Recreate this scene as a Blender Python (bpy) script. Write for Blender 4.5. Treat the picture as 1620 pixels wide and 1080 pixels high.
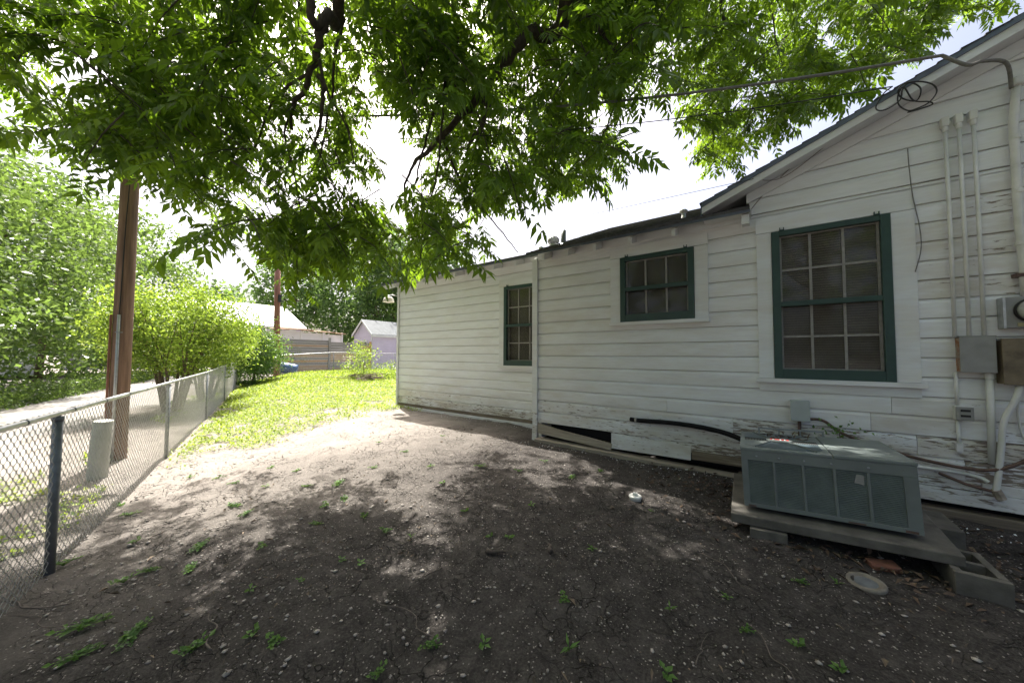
import bpy, bmesh, math, random
import numpy as np
from mathutils import Vector, Matrix
R = math.radians
random.seed(7); rng = np.random.default_rng(11)
scene = bpy.context.scene
for o in list(bpy.data.objects): bpy.data.objects.remove(o)
COL = scene.collection
EYE = 1.5
# ------------------------------------------------------------------ camera
cam_d = bpy.data.cameras.new('camera'); cam = bpy.data.objects.new('camera', cam_d); COL.objects.link(cam)
cam_d.sensor_width = 36; cam_d.lens = 12.0; cam_d.clip_start = 0.05; cam_d.clip_end = 2000
YAW, PITCH, ROLL = R(35.8), R(2.3), R(0.25)
fwd = Vector((-math.sin(YAW)*math.cos(PITCH), math.cos(YAW)*math.cos(PITCH), math.sin(PITCH)))
rgt0 = Vector((math.cos(YAW), math.sin(YAW), 0)); up0 = rgt0.cross(fwd)
rgt = rgt0*math.cos(ROLL) + up0*math.sin(ROLL); upv = -rgt0*math.sin(ROLL) + up0*math.cos(ROLL)
M = Matrix((rgt, upv, -fwd)).transposed().to_4x4(); M.translation = (0, 0, EYE)
cam.matrix_world = M
scene.camera = cam
# ------------------------------------------------------------------ sky, sun, exposure
SUN = Vector((-1.54, .68, 3.03)).normalized()
w = bpy.data.worlds.new('World'); scene.world = w; w.use_nodes = True
nt = w.node_tree; nt.nodes.clear()
sky = nt.nodes.new('ShaderNodeTexSky'); sky.sky_type = 'NISHITA'; sky.sun_disc = False
sky.sun_elevation = math.asin(SUN.z); sky.sun_rotation = math.atan2(SUN.x, SUN.y)
sky.air_density = .7; sky.dust_density = 10.0; sky.ozone_density = 1.0; sky.altitude = 150
bg = nt.nodes.new('ShaderNodeBackground'); bg.inputs[1].default_value = 0.125
wo = nt.nodes.new('ShaderNodeOutputWorld')
nt.links.new(sky.outputs[0], bg.inputs[0]); nt.links.new(bg.outputs[0], wo.inputs[0])
sd = bpy.data.lights.new('sun', 'SUN'); sd.energy = 5.0; sd.angle = R(0.55); sd.color = (1, .955, .88)
so = bpy.data.objects.new('sun', sd); COL.objects.link(so)
so.rotation_euler = SUN.to_track_quat('Z', 'Y').to_euler(); so.location = (-8, 4, 20)
scene.view_settings.view_transform = 'Standard'; scene.view_settings.look = 'None'
scene.view_settings.gamma = 1.0; scene.view_settings.exposure = 1.6
scene.cycles.use_denoising = True
scene.cycles.max_bounces = 8; scene.cycles.transparent_max_bounces = 12
scene.cycles.sample_clamp_indirect = 8

def at(px, py, d):
    """point seen at photo pixel (1620x1080) at forward distance d"""
    v = fwd + rgt*((px-810)/540) - upv*((py-540)/540)
    return Vector((0, 0, EYE)) + v*d
def atY(px, py, Y):
    v = fwd + rgt*((px-810)/540) - upv*((py-540)/540)
    return Vector((0, 0, EYE)) + v*(Y/v.y)
def sstep(a, b, x):
    t = np.clip((x-a)/(b-a), 0, 1); return t*t*(3-2*t)
def gz(x, y):
    """height of the ground"""
    x = np.asarray(x, float); y = np.asarray(y, float)
    hw = np.interp(x, [-8, -3, -.5, 1.2, 4], [.20, .17, .13, .11, .11])
    off = x*.33 + y*.945                       # distance across the fence line
    h = hw*sstep(.3, 4.6, y)*sstep(-1.6, 1.2, off)
    h = h + .30*sstep(-8.5, -18, x)*sstep(-2.2, 2.0, off)
    h = h + .10*np.exp(-((x+15)**2/18+(y-8)**2/14))
    return h + .012*np.sin(x*1.7+.4*y)*np.cos(y*1.3) + .008*np.sin(x*4.1)*np.sin(y*3.7+1)
def g(x, y): return float(gz(x, y))
def ground_at(px, py):
    z = 0.1
    for _ in range(8):
        v = fwd + rgt*((px-810)/540) - upv*((py-540)/540)
        p = Vector((0, 0, EYE)) + v*((z-EYE)/v.z); z = g(p.x, p.y)
    p.z = z; return p

# ------------------------------------------------------------------ materials
def nodes(name):
    m = bpy.data.materials.new(name); m.use_nodes = True
    n = m.node_tree; b = n.nodes['Principled BSDF']; return m, n, b
def lk(n, a, b): n.links.new(a, b)
def noise(n, vec, scale, detail=4, rough=.55, mapscale=None):
    if mapscale:
        mp = n.nodes.new('ShaderNodeMapping'); mp.inputs['Scale'].default_value = mapscale; lk(n, vec, mp.inputs[0]); vec = mp.outputs[0]
    t = n.nodes.new('ShaderNodeTexNoise'); t.inputs['Scale'].default_value = scale; t.inputs['Detail'].default_value = detail
    t.inputs['Roughness'].default_value = rough; lk(n, vec, t.inputs['Vector']); return t.outputs['Fac']
def ramp(n, fac, stops):
    r = n.nodes.new('ShaderNodeValToRGB'); e = r.color_ramp.elements
    while len(e) < len(stops): e.new(.5)
    for i, (p, c) in enumerate(stops): e[i].position = p; e[i].color = (*c, 1) if len(c) == 3 else c
    lk(n, fac, r.inputs[0]); return r.outputs[0]
def mixc(n, fac, a, b, mode='MIX'):
    x = n.nodes.new('ShaderNodeMix'); x.data_type = 'RGBA'; x.blend_type = mode
    for s, v in ((x.inputs[0], fac), (x.inputs[6], a), (x.inputs[7], b)):
        if isinstance(v, (int, float)): s.default_value = v
        elif isinstance(v, tuple): s.default_value = (*v, 1)
        else: lk(n, v, s)
    return x.outputs[2]
def mth(n, op, a, b=None, clamp=False):
    x = n.nodes.new('ShaderNodeMath'); x.operation = op; x.use_clamp = clamp
    for i, v in enumerate((a, b)):
        if v is None: continue
        if isinstance(v, (int, float)): x.inputs[i].default_value = v
        else: lk(n, v, x.inputs[i])
    return x.outputs[0]
def bump(n, b, h, strength=.3, dist=.01):
    x = n.nodes.new('ShaderNodeBump'); x.inputs['Strength'].default_value = strength; x.inputs['Distance'].default_value = dist
    lk(n, h, x.inputs['Height']); lk(n, x.outputs[0], b.inputs['Normal'])
def coord(n, which='Object'):
    return n.nodes.new('ShaderNodeTexCoord').outputs[which]
def geo(n): return n.nodes.new('ShaderNodeNewGeometry').outputs['Position']
def plain(name, col, rough=.6, metal=0, var=.25, scale=8, spec=None, bstr=.15, mapscale=None, dirt=None):
    """procedural paint / metal / stone: base colour broken up by two noises, fine relief"""
    m, n, b = nodes(name); p = geo(n)
    a = noise(n, p, scale, 6, .6, mapscale)
    lo = tuple(c*(1-var) for c in col); hi = tuple(min(1, c*(1+var)) for c in col)
    c = ramp(n, a, [(.3, lo), (.7, hi)])
    if dirt:
        d = noise(n, p, scale*.6+1.3, 8, .7)
        c = mixc(n, ramp(n, d, [(dirt[1], (0, 0, 0)), (dirt[1]+.12, (1, 1, 1))]), c, dirt[0])
    lk(n, c, b.inputs['Base Color']); b.inputs['Roughness'].default_value = rough; b.inputs['Metallic'].default_value = metal
    if spec is not None: b.inputs['Specular IOR Level'].default_value = spec
    if bstr: bump(n, b, noise(n, p, scale*7, 5, .6, mapscale), bstr, .006)
    return m
def leafmat(name, dark, light, trans, rough=.5, tfac=.45, scale=3.0, yellow=None, ysel=.62):
    m, n, b = nodes(name); p = geo(n)
    a = noise(n, p, scale, 3, .6); h = n.nodes.new('ShaderNodeNewGeometry').outputs['Random Per Island']
    f = mth(n, 'ADD', mth(n, 'MULTIPLY', a, .5), mth(n, 'MULTIPLY', h, .5))
    c = ramp(n, f, [(.25, dark), (.75, light)])
    t = n.nodes.new('ShaderNodeBsdfTranslucent'); tc = mixc(n, f, tuple(x*.5 for x in trans), tuple(min(1, x*1.2) for x in trans))
    if yellow:
        yf = ramp(n, h, [(ysel, (0, 0, 0)), (ysel+.15, (1, 1, 1))]); c = mixc(n, yf, c, yellow)
    lk(n, tc, t.inputs[0]); lk(n, c, b.inputs['Base Color']); b.inputs['Roughness'].default_value = rough
    b.inputs['Specular IOR Level'].default_value = .4
    mx = n.nodes.new('ShaderNodeMixShader'); mx.inputs[0].default_value = tfac
    lk(n, b.outputs[0], mx.inputs[1]); lk(n, t.outputs[0], mx.inputs[2]); lk(n, mx.outputs[0], n.nodes['Material Output'].inputs[0])
    return m
def paintmat(name, paint, wood, grime):
    """old white paint: flakes off along the grain; how much is a property ('peel') of the board"""
    m, n, b = nodes(name); p = geo(n)
    at_ = n.nodes.new('ShaderNodeAttribute'); at_.attribute_type = 'OBJECT'; at_.attribute_name = 'peel'
    rnd = n.nodes.new('ShaderNodeObjectInfo').outputs['Random']
    off = n.nodes.new('ShaderNodeVectorMath'); off.operation = 'ADD'; lk(n, p, off.inputs[0])
    cx = n.nodes.new('ShaderNodeCombineXYZ'); lk(n, mth(n, 'MULTIPLY', rnd, 9.0), cx.inputs[0]); lk(n, cx.outputs[0], off.inputs[1]); q = off.outputs[0]
    n1 = noise(n, q, 9, 9, .70, (.9, 1, 5)); n2 = noise(n, q, 1.3, 3, .5, (.7, 1, 1.6))
    f = mth(n, 'ADD', mth(n, 'MULTIPLY', n1, .72), mth(n, 'MULTIPLY', n2, .28))
    thr = mth(n, 'SUBTRACT', .74, mth(n, 'MULTIPLY', at_.outputs['Fac'], .36))
    mask = mth(n, 'MULTIPLY', mth(n, 'SUBTRACT', f, thr), 26, True)
    g1 = noise(n, q, 2.6, 6, .65, (.5, 1, 2.2)); gm = noise(n, q, 30, 5, .6, (.15, 1, 1.5))
    cp = mixc(n, ramp(n, g1, [(.42, (0, 0, 0)), (.72, (1, 1, 1))]), paint, grime)
    cp = mixc(n, mth(n, 'MULTIPLY', ramp(n, gm, [(.45, (0, 0, 0)), (.75, (1, 1, 1))]), .35), cp, tuple(c*.72 for c in paint))
    stain = mth(n, 'MULTIPLY', ramp(n, noise(n, q, 1.8, 7, .7, (.8, 1, 3)), [(.36, (0, 0, 0)), (.62, (1, 1, 1))]), mth(n, 'MULTIPLY', at_.outputs['Fac'], 1.5, True), True)
    cp = mixc(n, mth(n, 'MULTIPLY', stain, .75), cp, (.44, .37, .27))
    cw = ramp(n, noise(n, q, 9, 7, .7, (.25, 1, 9)), [(.3, tuple(c*.45 for c in wood)), (.7, wood)])
    lk(n, mixc(n, mask, cp, cw), b.inputs['Base Color']); b.inputs['Roughness'].default_value = .62
    hh = mth(n, 'SUBTRACT', mth(n, 'MULTIPLY', gm, .4), mask); bump(n, b, hh, .55, .004)
    return m
def woodmat(name, c0, c1, c2, grain=(.4, 6, 9), rough=.8, rand=True):
    m, n, b = nodes(name); p = geo(n)
    rnd = n.nodes.new('ShaderNodeObjectInfo').outputs['Random']
    a = noise(n, p, 4, 8, .68, grain)
    c = ramp(n, a, [(.25, c0), (.52, c1), (.78, c2)])
    if rand: c = mixc(n, mth(n, 'MULTIPLY', rnd, .4), c, tuple(x*.45 for x in c1))
    lk(n, c, b.inputs['Base Color']); b.inputs['Roughness'].default_value = rough
    bump(n, b, a, .5, .01); return m

MT = {}
MT['paint'] = paintmat('peeling_white_paint', (.76, .785, .81), (.30, .245, .19), (.68, .68, .665))
MT['trim'] = paintmat('trim_white_paint', (.70, .73, .755), (.24, .20, .16), (.65, .65, .635))
MT['rot'] = woodmat('rotten_board', (.075, .058, .044), (.21, .165, .12), (.47, .42, .34), (.5, 2, 7))
MT['sill'] = woodmat('weathered_sill', (.16, .135, .105), (.36, .31, .245), (.55, .50, .42), (.35, 2, 6))
MT['green'] = plain('green_window_paint', (.018, .050, .043), .45, var=.18, scale=9, dirt=((.5, .5, .46), .70))
MT['munt'] = plain('grey_muntin_paint', (.25, .24, .225), .6, var=.2, scale=30)
MT['blind'] = plain('blind_slats', (.52, .49, .45), .6, var=.2, scale=3)
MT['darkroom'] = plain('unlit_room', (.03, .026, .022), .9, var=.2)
MT['shingle'] = plain('asphalt_shingle', (.075, .072, .075), .9, var=.5, scale=14, bstr=.6)
MT['drip'] = plain('drip_edge_metal', (.115, .13, .17), .4, metal=.4, var=.25, scale=6)
MT['galv'] = plain('galvanised_steel', (.44, .45, .455), .42, metal=.75, var=.2, scale=18)
MT['galv_dull'] = plain('weathered_galvanised', (.25, .265, .275), .5, metal=.5, var=.25, scale=16)
MT['post'] = plain('dark_weathered_post', (.17, .185, .20), .5, metal=.5, var=.3, scale=14)
MT['wire'] = plain('chain_link_wire', (.46, .46, .45), .45, metal=.7, var=.2, scale=20, bstr=0)
MT['ac'] = plain('grey_green_enamel', (.135, .155, .15), .42, var=.16, scale=5, dirt=((.09, .085, .07), .66))
MT['slat'] = plain('grille_enamel', (.20, .235, .225), .45, var=.2, scale=9)
MT['ac_top'] = plain('grey_green_lid', (.155, .18, .175), .5, var=.2, scale=5, dirt=((.12, .085, .06), .6))
MT['ac_blue'] = plain('blue_grey_fan_panel', (.06, .085, .10), .4, var=.2, scale=8)
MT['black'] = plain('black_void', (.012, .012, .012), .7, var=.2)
MT['rubber'] = plain('black_foam_insulation', (.008, .008, .009), .8, var=.4, scale=14, spec=.2)
MT['red'] = plain('faded_red_print', (.45, .03, .03), .5, var=.2, scale=60)
MT['white'] = plain('white_print', (.7, .68, .66), .5, var=.1, scale=60)
MT['conc'] = plain('concrete', (.33, .32, .29), .9, var=.25, scale=9, bstr=.4, dirt=((.16, .15, .125), .58))
MT['padc'] = plain('dark_concrete_pad', (.10, .092, .08), .9, var=.4, scale=7, bstr=.45, dirt=((.10, .09, .075), .56))
MT['bollard'] = plain('pale_concrete', (.46, .47, .42), .9, var=.15, scale=9, bstr=.35)
MT['pvc'] = plain('white_painted_conduit', (.62, .62, .59), .45, var=.14, scale=6, bstr=.05)
MT['boxgrey'] = plain('grey_electrical_box', (.25, .25, .235), .5, metal=.2, var=.15, scale=7, dirt=((.20, .23, .28), .58))
MT['boxrust'] = plain('rusty_box_side', (.33, .30, .25), .7, var=.3, scale=9, dirt=((.25, .09, .025), .47))
MT['boxold'] = plain('old_tan_breaker_box', (.16, .125, .08), .7, var=.4, scale=7, dirt=((.08, .06, .04), .56))
MT['boxlight'] = plain('light_grey_disconnect', (.36, .40, .40), .45, var=.1, scale=7)
MT['rustpipe'] = plain('rusty_brown_pipe', (.10, .06, .045), .7, var=.4, scale=16)
MT['cable'] = plain('grey_service_cable', (.16, .155, .145), .7, var=.3, scale=30)
MT['blackcable'] = plain('black_cable', (.02, .02, .02), .6, var=.2, scale=30, bstr=0)
MT['meterglass'] = plain('meter_dial', (.42, .42, .40), .2, var=.2, scale=25)
MT['brass'] = plain('meter_nameplate', (.30, .27, .14), .45, var=.2, scale=25)
MT['pole'] = woodmat('creosote_pole', (.065, .045, .034), (.21, .125, .083), (.35, .23, .16), (7, 7, .3), rand=False)
MT['pole2'] = woodmat('far_pole', (.12, .055, .04), (.27, .115, .075), (.36, .19, .125), (5, 5, .35), rand=False)
MT['bark'] = woodmat('pecan_bark', (.022, .017, .013), (.06, .045, .035), (.13, .105, .085), (9, 9, 2.5), rand=False)
MT['stem'] = woodmat('shrub_stem', (.05, .035, .025), (.13, .095, .065), (.2, .15, .1), (8, 8, 2), rand=False)
MT['plank'] = woodmat('weathered_plank', (.24, .16, .105), (.50, .34, .21), (.62, .46, .33), (4, .35, 6))
MT['plankgrey'] = woodmat('grey_plank', (.17, .155, .145), (.32, .295, .275), (.45, .42, .39), (4, .35, 6))
MT['plankfresh'] = woodmat('orange_plank', (.30, .17, .08), (.48, .28, .13), (.58, .38, .2), (4, .35, 6), rand=False)
MT['lav'] = plain('lavender_siding', (.60, .54, .64), .7, var=.06, scale=2)
MT['tin'] = plain('white_metal_roof', (.40, .41, .42), .5, metal=.2, var=.08, scale=1.5)
MT['rusttin'] = plain('rusty_roof_edge', (.36, .23, .14), .8, var=.35, scale=4)
MT['whitewall'] = plain('white_sheet_wall', (.70, .70, .68), .7, var=.08, scale=2)
MT['shedroof'] = plain('grey_shed_roof', (.15, .165, .17), .8, var=.2, scale=4)
MT['blue'] = plain('blue_plastic', (.02, .075, .22), .35, var=.2, scale=5)
MT['lampshade'] = plain('pale_lamp_shade', (.66, .63, .54), .5, var=.08, scale=6)
MT['rim'] = plain('tan_rim', (.16, .145, .12), .8, var=.25, scale=20)
MT['brickm'] = plain('red_brick', (.17, .07, .045), .9, var=.35, scale=22, bstr=.5, dirt=((.10, .075, .06), .56))
MT['leaf'] = leafmat('pecan_leaf', (.010, .030, .008), (.040, .086, .019), (.32, .52, .025), .42, .45)
MT['hedge'] = leafmat('hedge_leaf', (.022, .06, .014), (.15, .24, .055), (.26, .40, .07), .36, .36, .9)
MT['shrub'] = leafmat('privet_leaf', (.035, .09, .014), (.22, .33, .05), (.40, .56, .06), .40, .42, 1.3, (.44, .48, .12), .72)
MT['vine'] = leafmat('vine_leaf', (.02, .06, .012), (.09, .18, .035), (.24, .40, .06), .42, .38, 2)
MT['fartree'] = leafmat('far_tree_leaf', (.035, .085, .025), (.11, .20, .05), (.22, .36, .07), .5, .35, .5)
MT['lawn'] = leafmat('lawn_leaf', (.065, .135, .018), (.29, .37, .045), (.43, .56, .045), .5, .40, .8, (.36, .34, .12), .86)
MT['weed'] = leafmat('weed_leaf', (.035, .10, .02), (.11, .22, .045), (.25, .42, .06), .5, .35, 5)
MT['dead'] = plain('dead_leaf', (.085, .055, .035), .8, var=.5, scale=20, bstr=0)
MT['litter'] = leafmat('dry_litter', (.03, .022, .016), (.22, .17, .12), (.1, .07, .04), .8, .1, 30)
MT['twig'] = plain('grey_twig', (.11, .09, .075), .9, var=.4, scale=20)
MT['pebble'] = plain('pebble', (.31, .28, .25), .85, var=.5, scale=11, bstr=.2)

def glassmat():
    m, n, b = nodes('dusty_window_glass'); n.nodes.remove(b)
    t = n.nodes.new('ShaderNodeBsdfTransparent'); t.inputs[0].default_value = (.78, .76, .72, 1)
    gl = n.nodes.new('ShaderNodeBsdfGlossy'); gl.inputs['Roughness'].default_value = .06; gl.inputs[0].default_value = (.85, .87, .9, 1)
    df = n.nodes.new('ShaderNodeBsdfDiffuse'); p = geo(n)
    lk(n, ramp(n, noise(n, p, 6, 8, .7), [(.4, (.13, .12, .105)), (.75, (.26, .25, .235))]), df.inputs[0])
    m1 = n.nodes.new('ShaderNodeMixShader'); m1.inputs[0].default_value = .34; lk(n, t.outputs[0], m1.inputs[1]); lk(n, df.outputs[0], m1.inputs[2])
    fr = n.nodes.new('ShaderNodeFresnel'); fr.inputs[0].default_value = 1.45
    m2 = n.nodes.new('ShaderNodeMixShader'); lk(n, mth(n, 'MULTIPLY', fr.outputs[0], .75), m2.inputs[0]); lk(n, m1.outputs[0], m2.inputs[1]); lk(n, gl.outputs[0], m2.inputs[2])
    lk(n, m2.outputs[0], n.nodes['Material Output'].inputs[0]); return m
MT['glass'] = glassmat()

def soilmat():
    m, n, b = nodes('cracked_dry_soil'); p = geo(n)
    big = noise(n, p, .8, 5, .6); mid = noise(n, p, 7, 8, .72); fine = noise(n, p, 75, 6, .75)
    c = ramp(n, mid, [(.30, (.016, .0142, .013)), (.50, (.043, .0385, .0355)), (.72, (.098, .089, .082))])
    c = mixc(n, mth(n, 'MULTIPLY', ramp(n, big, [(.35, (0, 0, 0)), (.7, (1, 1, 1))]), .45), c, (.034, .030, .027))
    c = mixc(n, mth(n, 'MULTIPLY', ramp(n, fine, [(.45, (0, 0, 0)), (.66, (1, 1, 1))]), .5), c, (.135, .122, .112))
    gr = n.nodes.new('ShaderNodeTexVoronoi'); gr.inputs['Scale'].default_value = 85; lk(n, p, gr.inputs['Vector'])
    gs = n.nodes.new('ShaderNodeSeparateColor'); lk(n, gr.outputs['Color'], gs.inputs[0])
    grit = mth(n, 'MULTIPLY', mth(n, 'MULTIPLY', mth(n, 'SUBTRACT', gs.outputs[0], .88), 20, True), mth(n, 'LESS_THAN', gr.outputs['Distance'], .34))
    c = mixc(n, mth(n, 'MULTIPLY', grit, .8), c, (.34, .31, .28))
    # sunlight put into the colour: soil painted paler toward the lawn, and pale grit
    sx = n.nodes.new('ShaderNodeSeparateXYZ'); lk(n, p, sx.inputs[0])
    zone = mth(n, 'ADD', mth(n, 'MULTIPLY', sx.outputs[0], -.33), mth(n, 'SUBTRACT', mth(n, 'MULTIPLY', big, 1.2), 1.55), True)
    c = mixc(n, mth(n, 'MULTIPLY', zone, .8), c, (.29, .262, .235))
    # shrinkage cracks
    wv = n.nodes.new('ShaderNodeVectorMath'); wv.operation = 'ADD'
    nz = n.nodes.new('ShaderNodeTexNoise'); nz.inputs['Scale'].default_value = 3.5; nz.inputs['Detail'].default_value = 4; lk(n, p, nz.inputs['Vector'])
    sc = n.nodes.new('ShaderNodeVectorMath'); sc.operation = 'SCALE'; sc.inputs['Scale'].default_value = .35; lk(n, nz.outputs['Color'], sc.inputs[0])
    lk(n, p, wv.inputs[0]); lk(n, sc.outputs[0], wv.inputs[1])
    hs = []
    for s, wd in ((6.5, .018), (15, .026)):
        v = n.nodes.new('ShaderNodeTexVoronoi'); v.feature = 'DISTANCE_TO_EDGE'; v.inputs['Scale'].default_value = s; lk(n, wv.outputs[0], v.inputs['Vector'])
        gate = ramp(n, noise(n, p, 1.9 if s < 8 else 2.6, 3, .5), [(.48, (0, 0, 0)), (.60, (1, 1, 1))])
        hs.append(mth(n, 'MULTIPLY', mth(n, 'SUBTRACT', 1, mth(n, 'DIVIDE', v.outputs[0], wd), True), gate, True))
    cr = mth(n, 'MAXIMUM', hs[0], mth(n, 'MULTIPLY', hs[1], .6))
    c = mixc(n, mth(n, 'MULTIPLY', cr, .7), c, (.03, .025, .02))
    lk(n, c, b.inputs['Base Color']); b.inputs['Roughness'].default_value = .95; b.inputs['Specular IOR Level'].default_value = .15
    hgt = mth(n, 'SUBTRACT', mth(n, 'ADD', mth(n, 'MULTIPLY', mid, .8), mth(n, 'MULTIPLY', fine, .35)), mth(n, 'MULTIPLY', cr, 1.1))
    bump(n, b, hgt, 1.0, .03); return m
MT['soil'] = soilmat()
def alleymat():
    m, n, b = nodes('pale_gravel'); p = geo(n)
    a = noise(n, p, 2.2, 6, .65); f = noise(n, p, 45, 4, .7)
    c = ramp(n, a, [(.3, (.20, .19, .178)), (.7, (.31, .297, .28))]); c = mixc(n, mth(n, 'MULTIPLY', f, .45), c, (.20, .185, .17))
    lk(n, c, b.inputs['Base Color']); b.inputs['Roughness'].default_value = .95; bump(n, b, f, .7, .02); return m
MT['alley'] = alleymat()

# ------------------------------------------------------------------ object helpers
def newobj(name, me, mat, parent=None):
    o = bpy.data.objects.new(name, me)
    if mat is not None and me is not None:
        if isinstance(mat, str): mat = MT[mat]
        if not me.materials: me.materials.append(mat)
    COL.objects.link(o)
    if parent is not None: o.parent = parent
    return o
def tag(o, label=None, cat=None, group=None, kind=None):
    if label: o['label'] = label
    if cat: o['category'] = cat
    if group: o['group'] = group
    if kind: o['kind'] = kind
    return o
def thing(name, label, cat, loc=(0, 0, 0), group=None, rot=(0, 0, 0)):
    o = bpy.data.objects.new(name, None); o.empty_display_size = .1; COL.objects.link(o)
    o.location = loc; o.rotation_euler = rot; return tag(o, label, cat, group)
class MB:
    def __init__(s): s.v = []; s.f = []; s.smooth = False
    def add(s, vs, fs):
        k = len(s.v); s.v += [tuple(v) for v in vs]; s.f += [tuple(i+k for i in f) for f in fs]; return s
    def box(s, x0, x1, y0, y1, z0, z1):
        return s.add([(x, y, z) for x in (x0, x1) for y in (y0, y1) for z in (z0, z1)],
                     [(0, 1, 3, 2), (4, 6, 7, 5), (0, 4, 5, 1), (2, 3, 7, 6), (0, 2, 6, 4), (1, 5, 7, 3)])
    def hexa(s, p):   # 8 corners: bottom 4 ccw then top 4 ccw
        return s.add(p, [(3, 2, 1, 0), (4, 5, 6, 7), (0, 1, 5, 4), (1, 2, 6, 5), (2, 3, 7, 6), (3, 0, 4, 7)])
    def tube(s, pts, r, n=8, cap=True):
        pts = [Vector(p) for p in pts]; rs = r if isinstance(r, (list, tuple)) else [r]*len(pts)
        k = len(s.v); a = None
        for i, p in enumerate(pts):
            d = (pts[min(i+1, len(pts)-1)] - pts[max(i-1, 0)]).normalized()
            if a is None: a = d.orthogonal().normalized()
            a = (a - d*a.dot(d)); a = a.normalized() if a.length > 1e-6 else d.orthogonal().normalized(); b = d.cross(a)
            for j in range(n):
                t = 2*math.pi*j/n; s.v.append(tuple(p + (a*math.cos(t)+b*math.sin(t))*rs[i]))
        for i in range(len(pts)-1):
            for j in range(n):
                s.f.append((k+i*n+j, k+i*n+(j+1) % n, k+(i+1)*n+(j+1) % n, k+(i+1)*n+j))
        if cap:
            s.f.append(tuple(k+j for j in range(n-1, -1, -1))); s.f.append(tuple(k+(len(pts)-1)*n+j for j in range(n)))
        return s
    def lathe(s, c, prof, n=16, axis='Z'):
        k = len(s.v)
        for r, h in prof:
            for j in range(n):
                t = 2*math.pi*j/n; x, y = r*math.cos(t), r*math.sin(t)
                v = (x, y, h) if axis == 'Z' else ((x, -h, y) if axis == 'Y' else (h, x, y))
                s.v.append((c[0]+v[0], c[1]+v[1], c[2]+v[2]))
        for i in range(len(prof)-1):
            for j in range(n): s.f.append((k+i*n+j, k+i*n+(j+1) % n, k+(i+1)*n+(j+1) % n, k+(i+1)*n+j))
        s.f.append(tuple(k+j for j in range(n-1, -1, -1))); s.f.append(tuple(k+(len(prof)-1)*n+j for j in range(n))); return s
    def mesh(s, name):
        me = bpy.data.meshes.new(name); me.from_pydata(s.v, [], s.f); me.update()
        if s.smooth: me.shade_smooth()
        return me
    def build(s, name, mat, parent=None, smooth=False, bevel=0):
        s.smooth = smooth; o = newobj(name, s.mesh(name), mat, parent)
        if bevel:
            bm = o.modifiers.new('bevel', 'BEVEL'); bm.width = bevel; bm.segments = 2; bm.limit_method = 'ANGLE'
        return o
def curve_pts(P, k=6):
    """Catmull-Rom through the points"""
    P = [Vector(p) for p in P]; out = []
    for i in range(len(P)-1):
        a, b, c, d = P[max(i-1, 0)], P[i], P[i+1], P[min(i+2, len(P)-1)]
        for j in range(k):
            t = j/k; out.append(.5*((2*b)+(c-a)*t+(2*a-5*b+4*c-d)*t*t+(3*b-a-3*c+d)*t**3))
    out.append(P[-1]); return out
def npmesh(name, V, F, mat, parent=None, kind=None):
    """fast mesh from numpy: V (n,3), F (m,k) constant face size"""
    me = bpy.data.meshes.new(name); k = F.shape[1]
    me.vertices.add(len(V)); me.vertices.foreach_set('co', np.ascontiguousarray(V, np.float32).ravel())
    me.loops.add(F.size); me.loops.foreach_set('vertex_index', np.ascontiguousarray(F, np.int32).ravel())
    me.polygons.add(len(F)); me.polygons.foreach_set('loop_start', np.arange(0, F.size, k, dtype=np.int32))
    me.polygons.foreach_set('loop_total', np.full(len(F), k, np.int32)); me.update(calc_edges=True)
    o = newobj(name, me, mat, parent)
    if kind: o['kind'] = kind
    return o

# ================================================================== SETTING: ground, alley
def axis(a, b, segs):
    out = []
    for lo, hi, st in segs: out += list(np.arange(lo, hi, st))
    return np.array(sorted(set(np.round([a]+out+[b], 4))))
xs = axis(-400, 300, [(-390, -60, 40), (-60, -24, 4), (-24, -9, .5), (-9, 3, .045), (3, 12, .7), (12, 60, 6), (60, 300, 40)])
ys = axis(-300, 400, [(-300, -40, 40), (-40, -6, 4), (-6, -.5, .5), (-.5, 6.2, .045), (6.2, 14, .5), (14, 60, 4), (60, 400, 40)])
X, Y = np.meshgrid(xs, ys); Z = gz(X, Y)
def vnoise(X, Y, f, seed):
    r = np.random.default_rng(seed); T = r.random((128, 128)); x = X*f+31.7; y = Y*f+17.3
    i = np.floor(x).astype(int); j = np.floor(y).astype(int); u = x-i; v = y-j; u = u*u*(3-2*u); v = v*v*(3-2*v)
    G = lambda a, b: T[a % 128, b % 128]
    return (G(i, j)*(1-u)+G(i+1, j)*u)*(1-v)+(G(i, j+1)*(1-u)+G(i+1, j+1)*u)*v-.5
near = ((X > -9.2) & (X < 3.2) & (Y > -.6) & (Y < 6.3))
Z = Z + near*(vnoise(X, Y, 2.3, 1)*.03 + vnoise(X, Y, 6, 2)*.016 + vnoise(X, Y, 14, 3)*.009)
nx, ny = len(xs), len(ys); idx = np.arange(nx*ny).reshape(ny, nx)
F = np.stack([idx[:-1, :-1], idx[:-1, 1:], idx[1:, 1:], idx[1:, :-1]], -1).reshape(-1, 4)
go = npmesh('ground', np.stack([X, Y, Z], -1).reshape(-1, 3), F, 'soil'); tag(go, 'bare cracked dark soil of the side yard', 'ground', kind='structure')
go.data.shade_smooth()
FD = Vector((-.945, .33, 0)).normalized(); FN = Vector((.33, .945, 0)).normalized()   # along / across the side fence
def fl(s, o, z=0): p = FD*s + FN*o; return Vector((p.x, p.y, z))
mb = MB(); K = 60
for i in range(K+1):
    s = -30 + i*2.0
    for j, o_ in enumerate((-6.4, -5.2, -4, -2.55-.12*math.sin(s*.7))):
        p = fl(s, o_); mb.v.append((p.x, p.y, g(p.x, p.y)+.022 - (.03 if j in (0, 3) else 0)))
for i in range(K):
    for j in range(3): mb.f.append((i*4+j, (i+1)*4+j, (i+1)*4+j+1, i*4+j+1))
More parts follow.
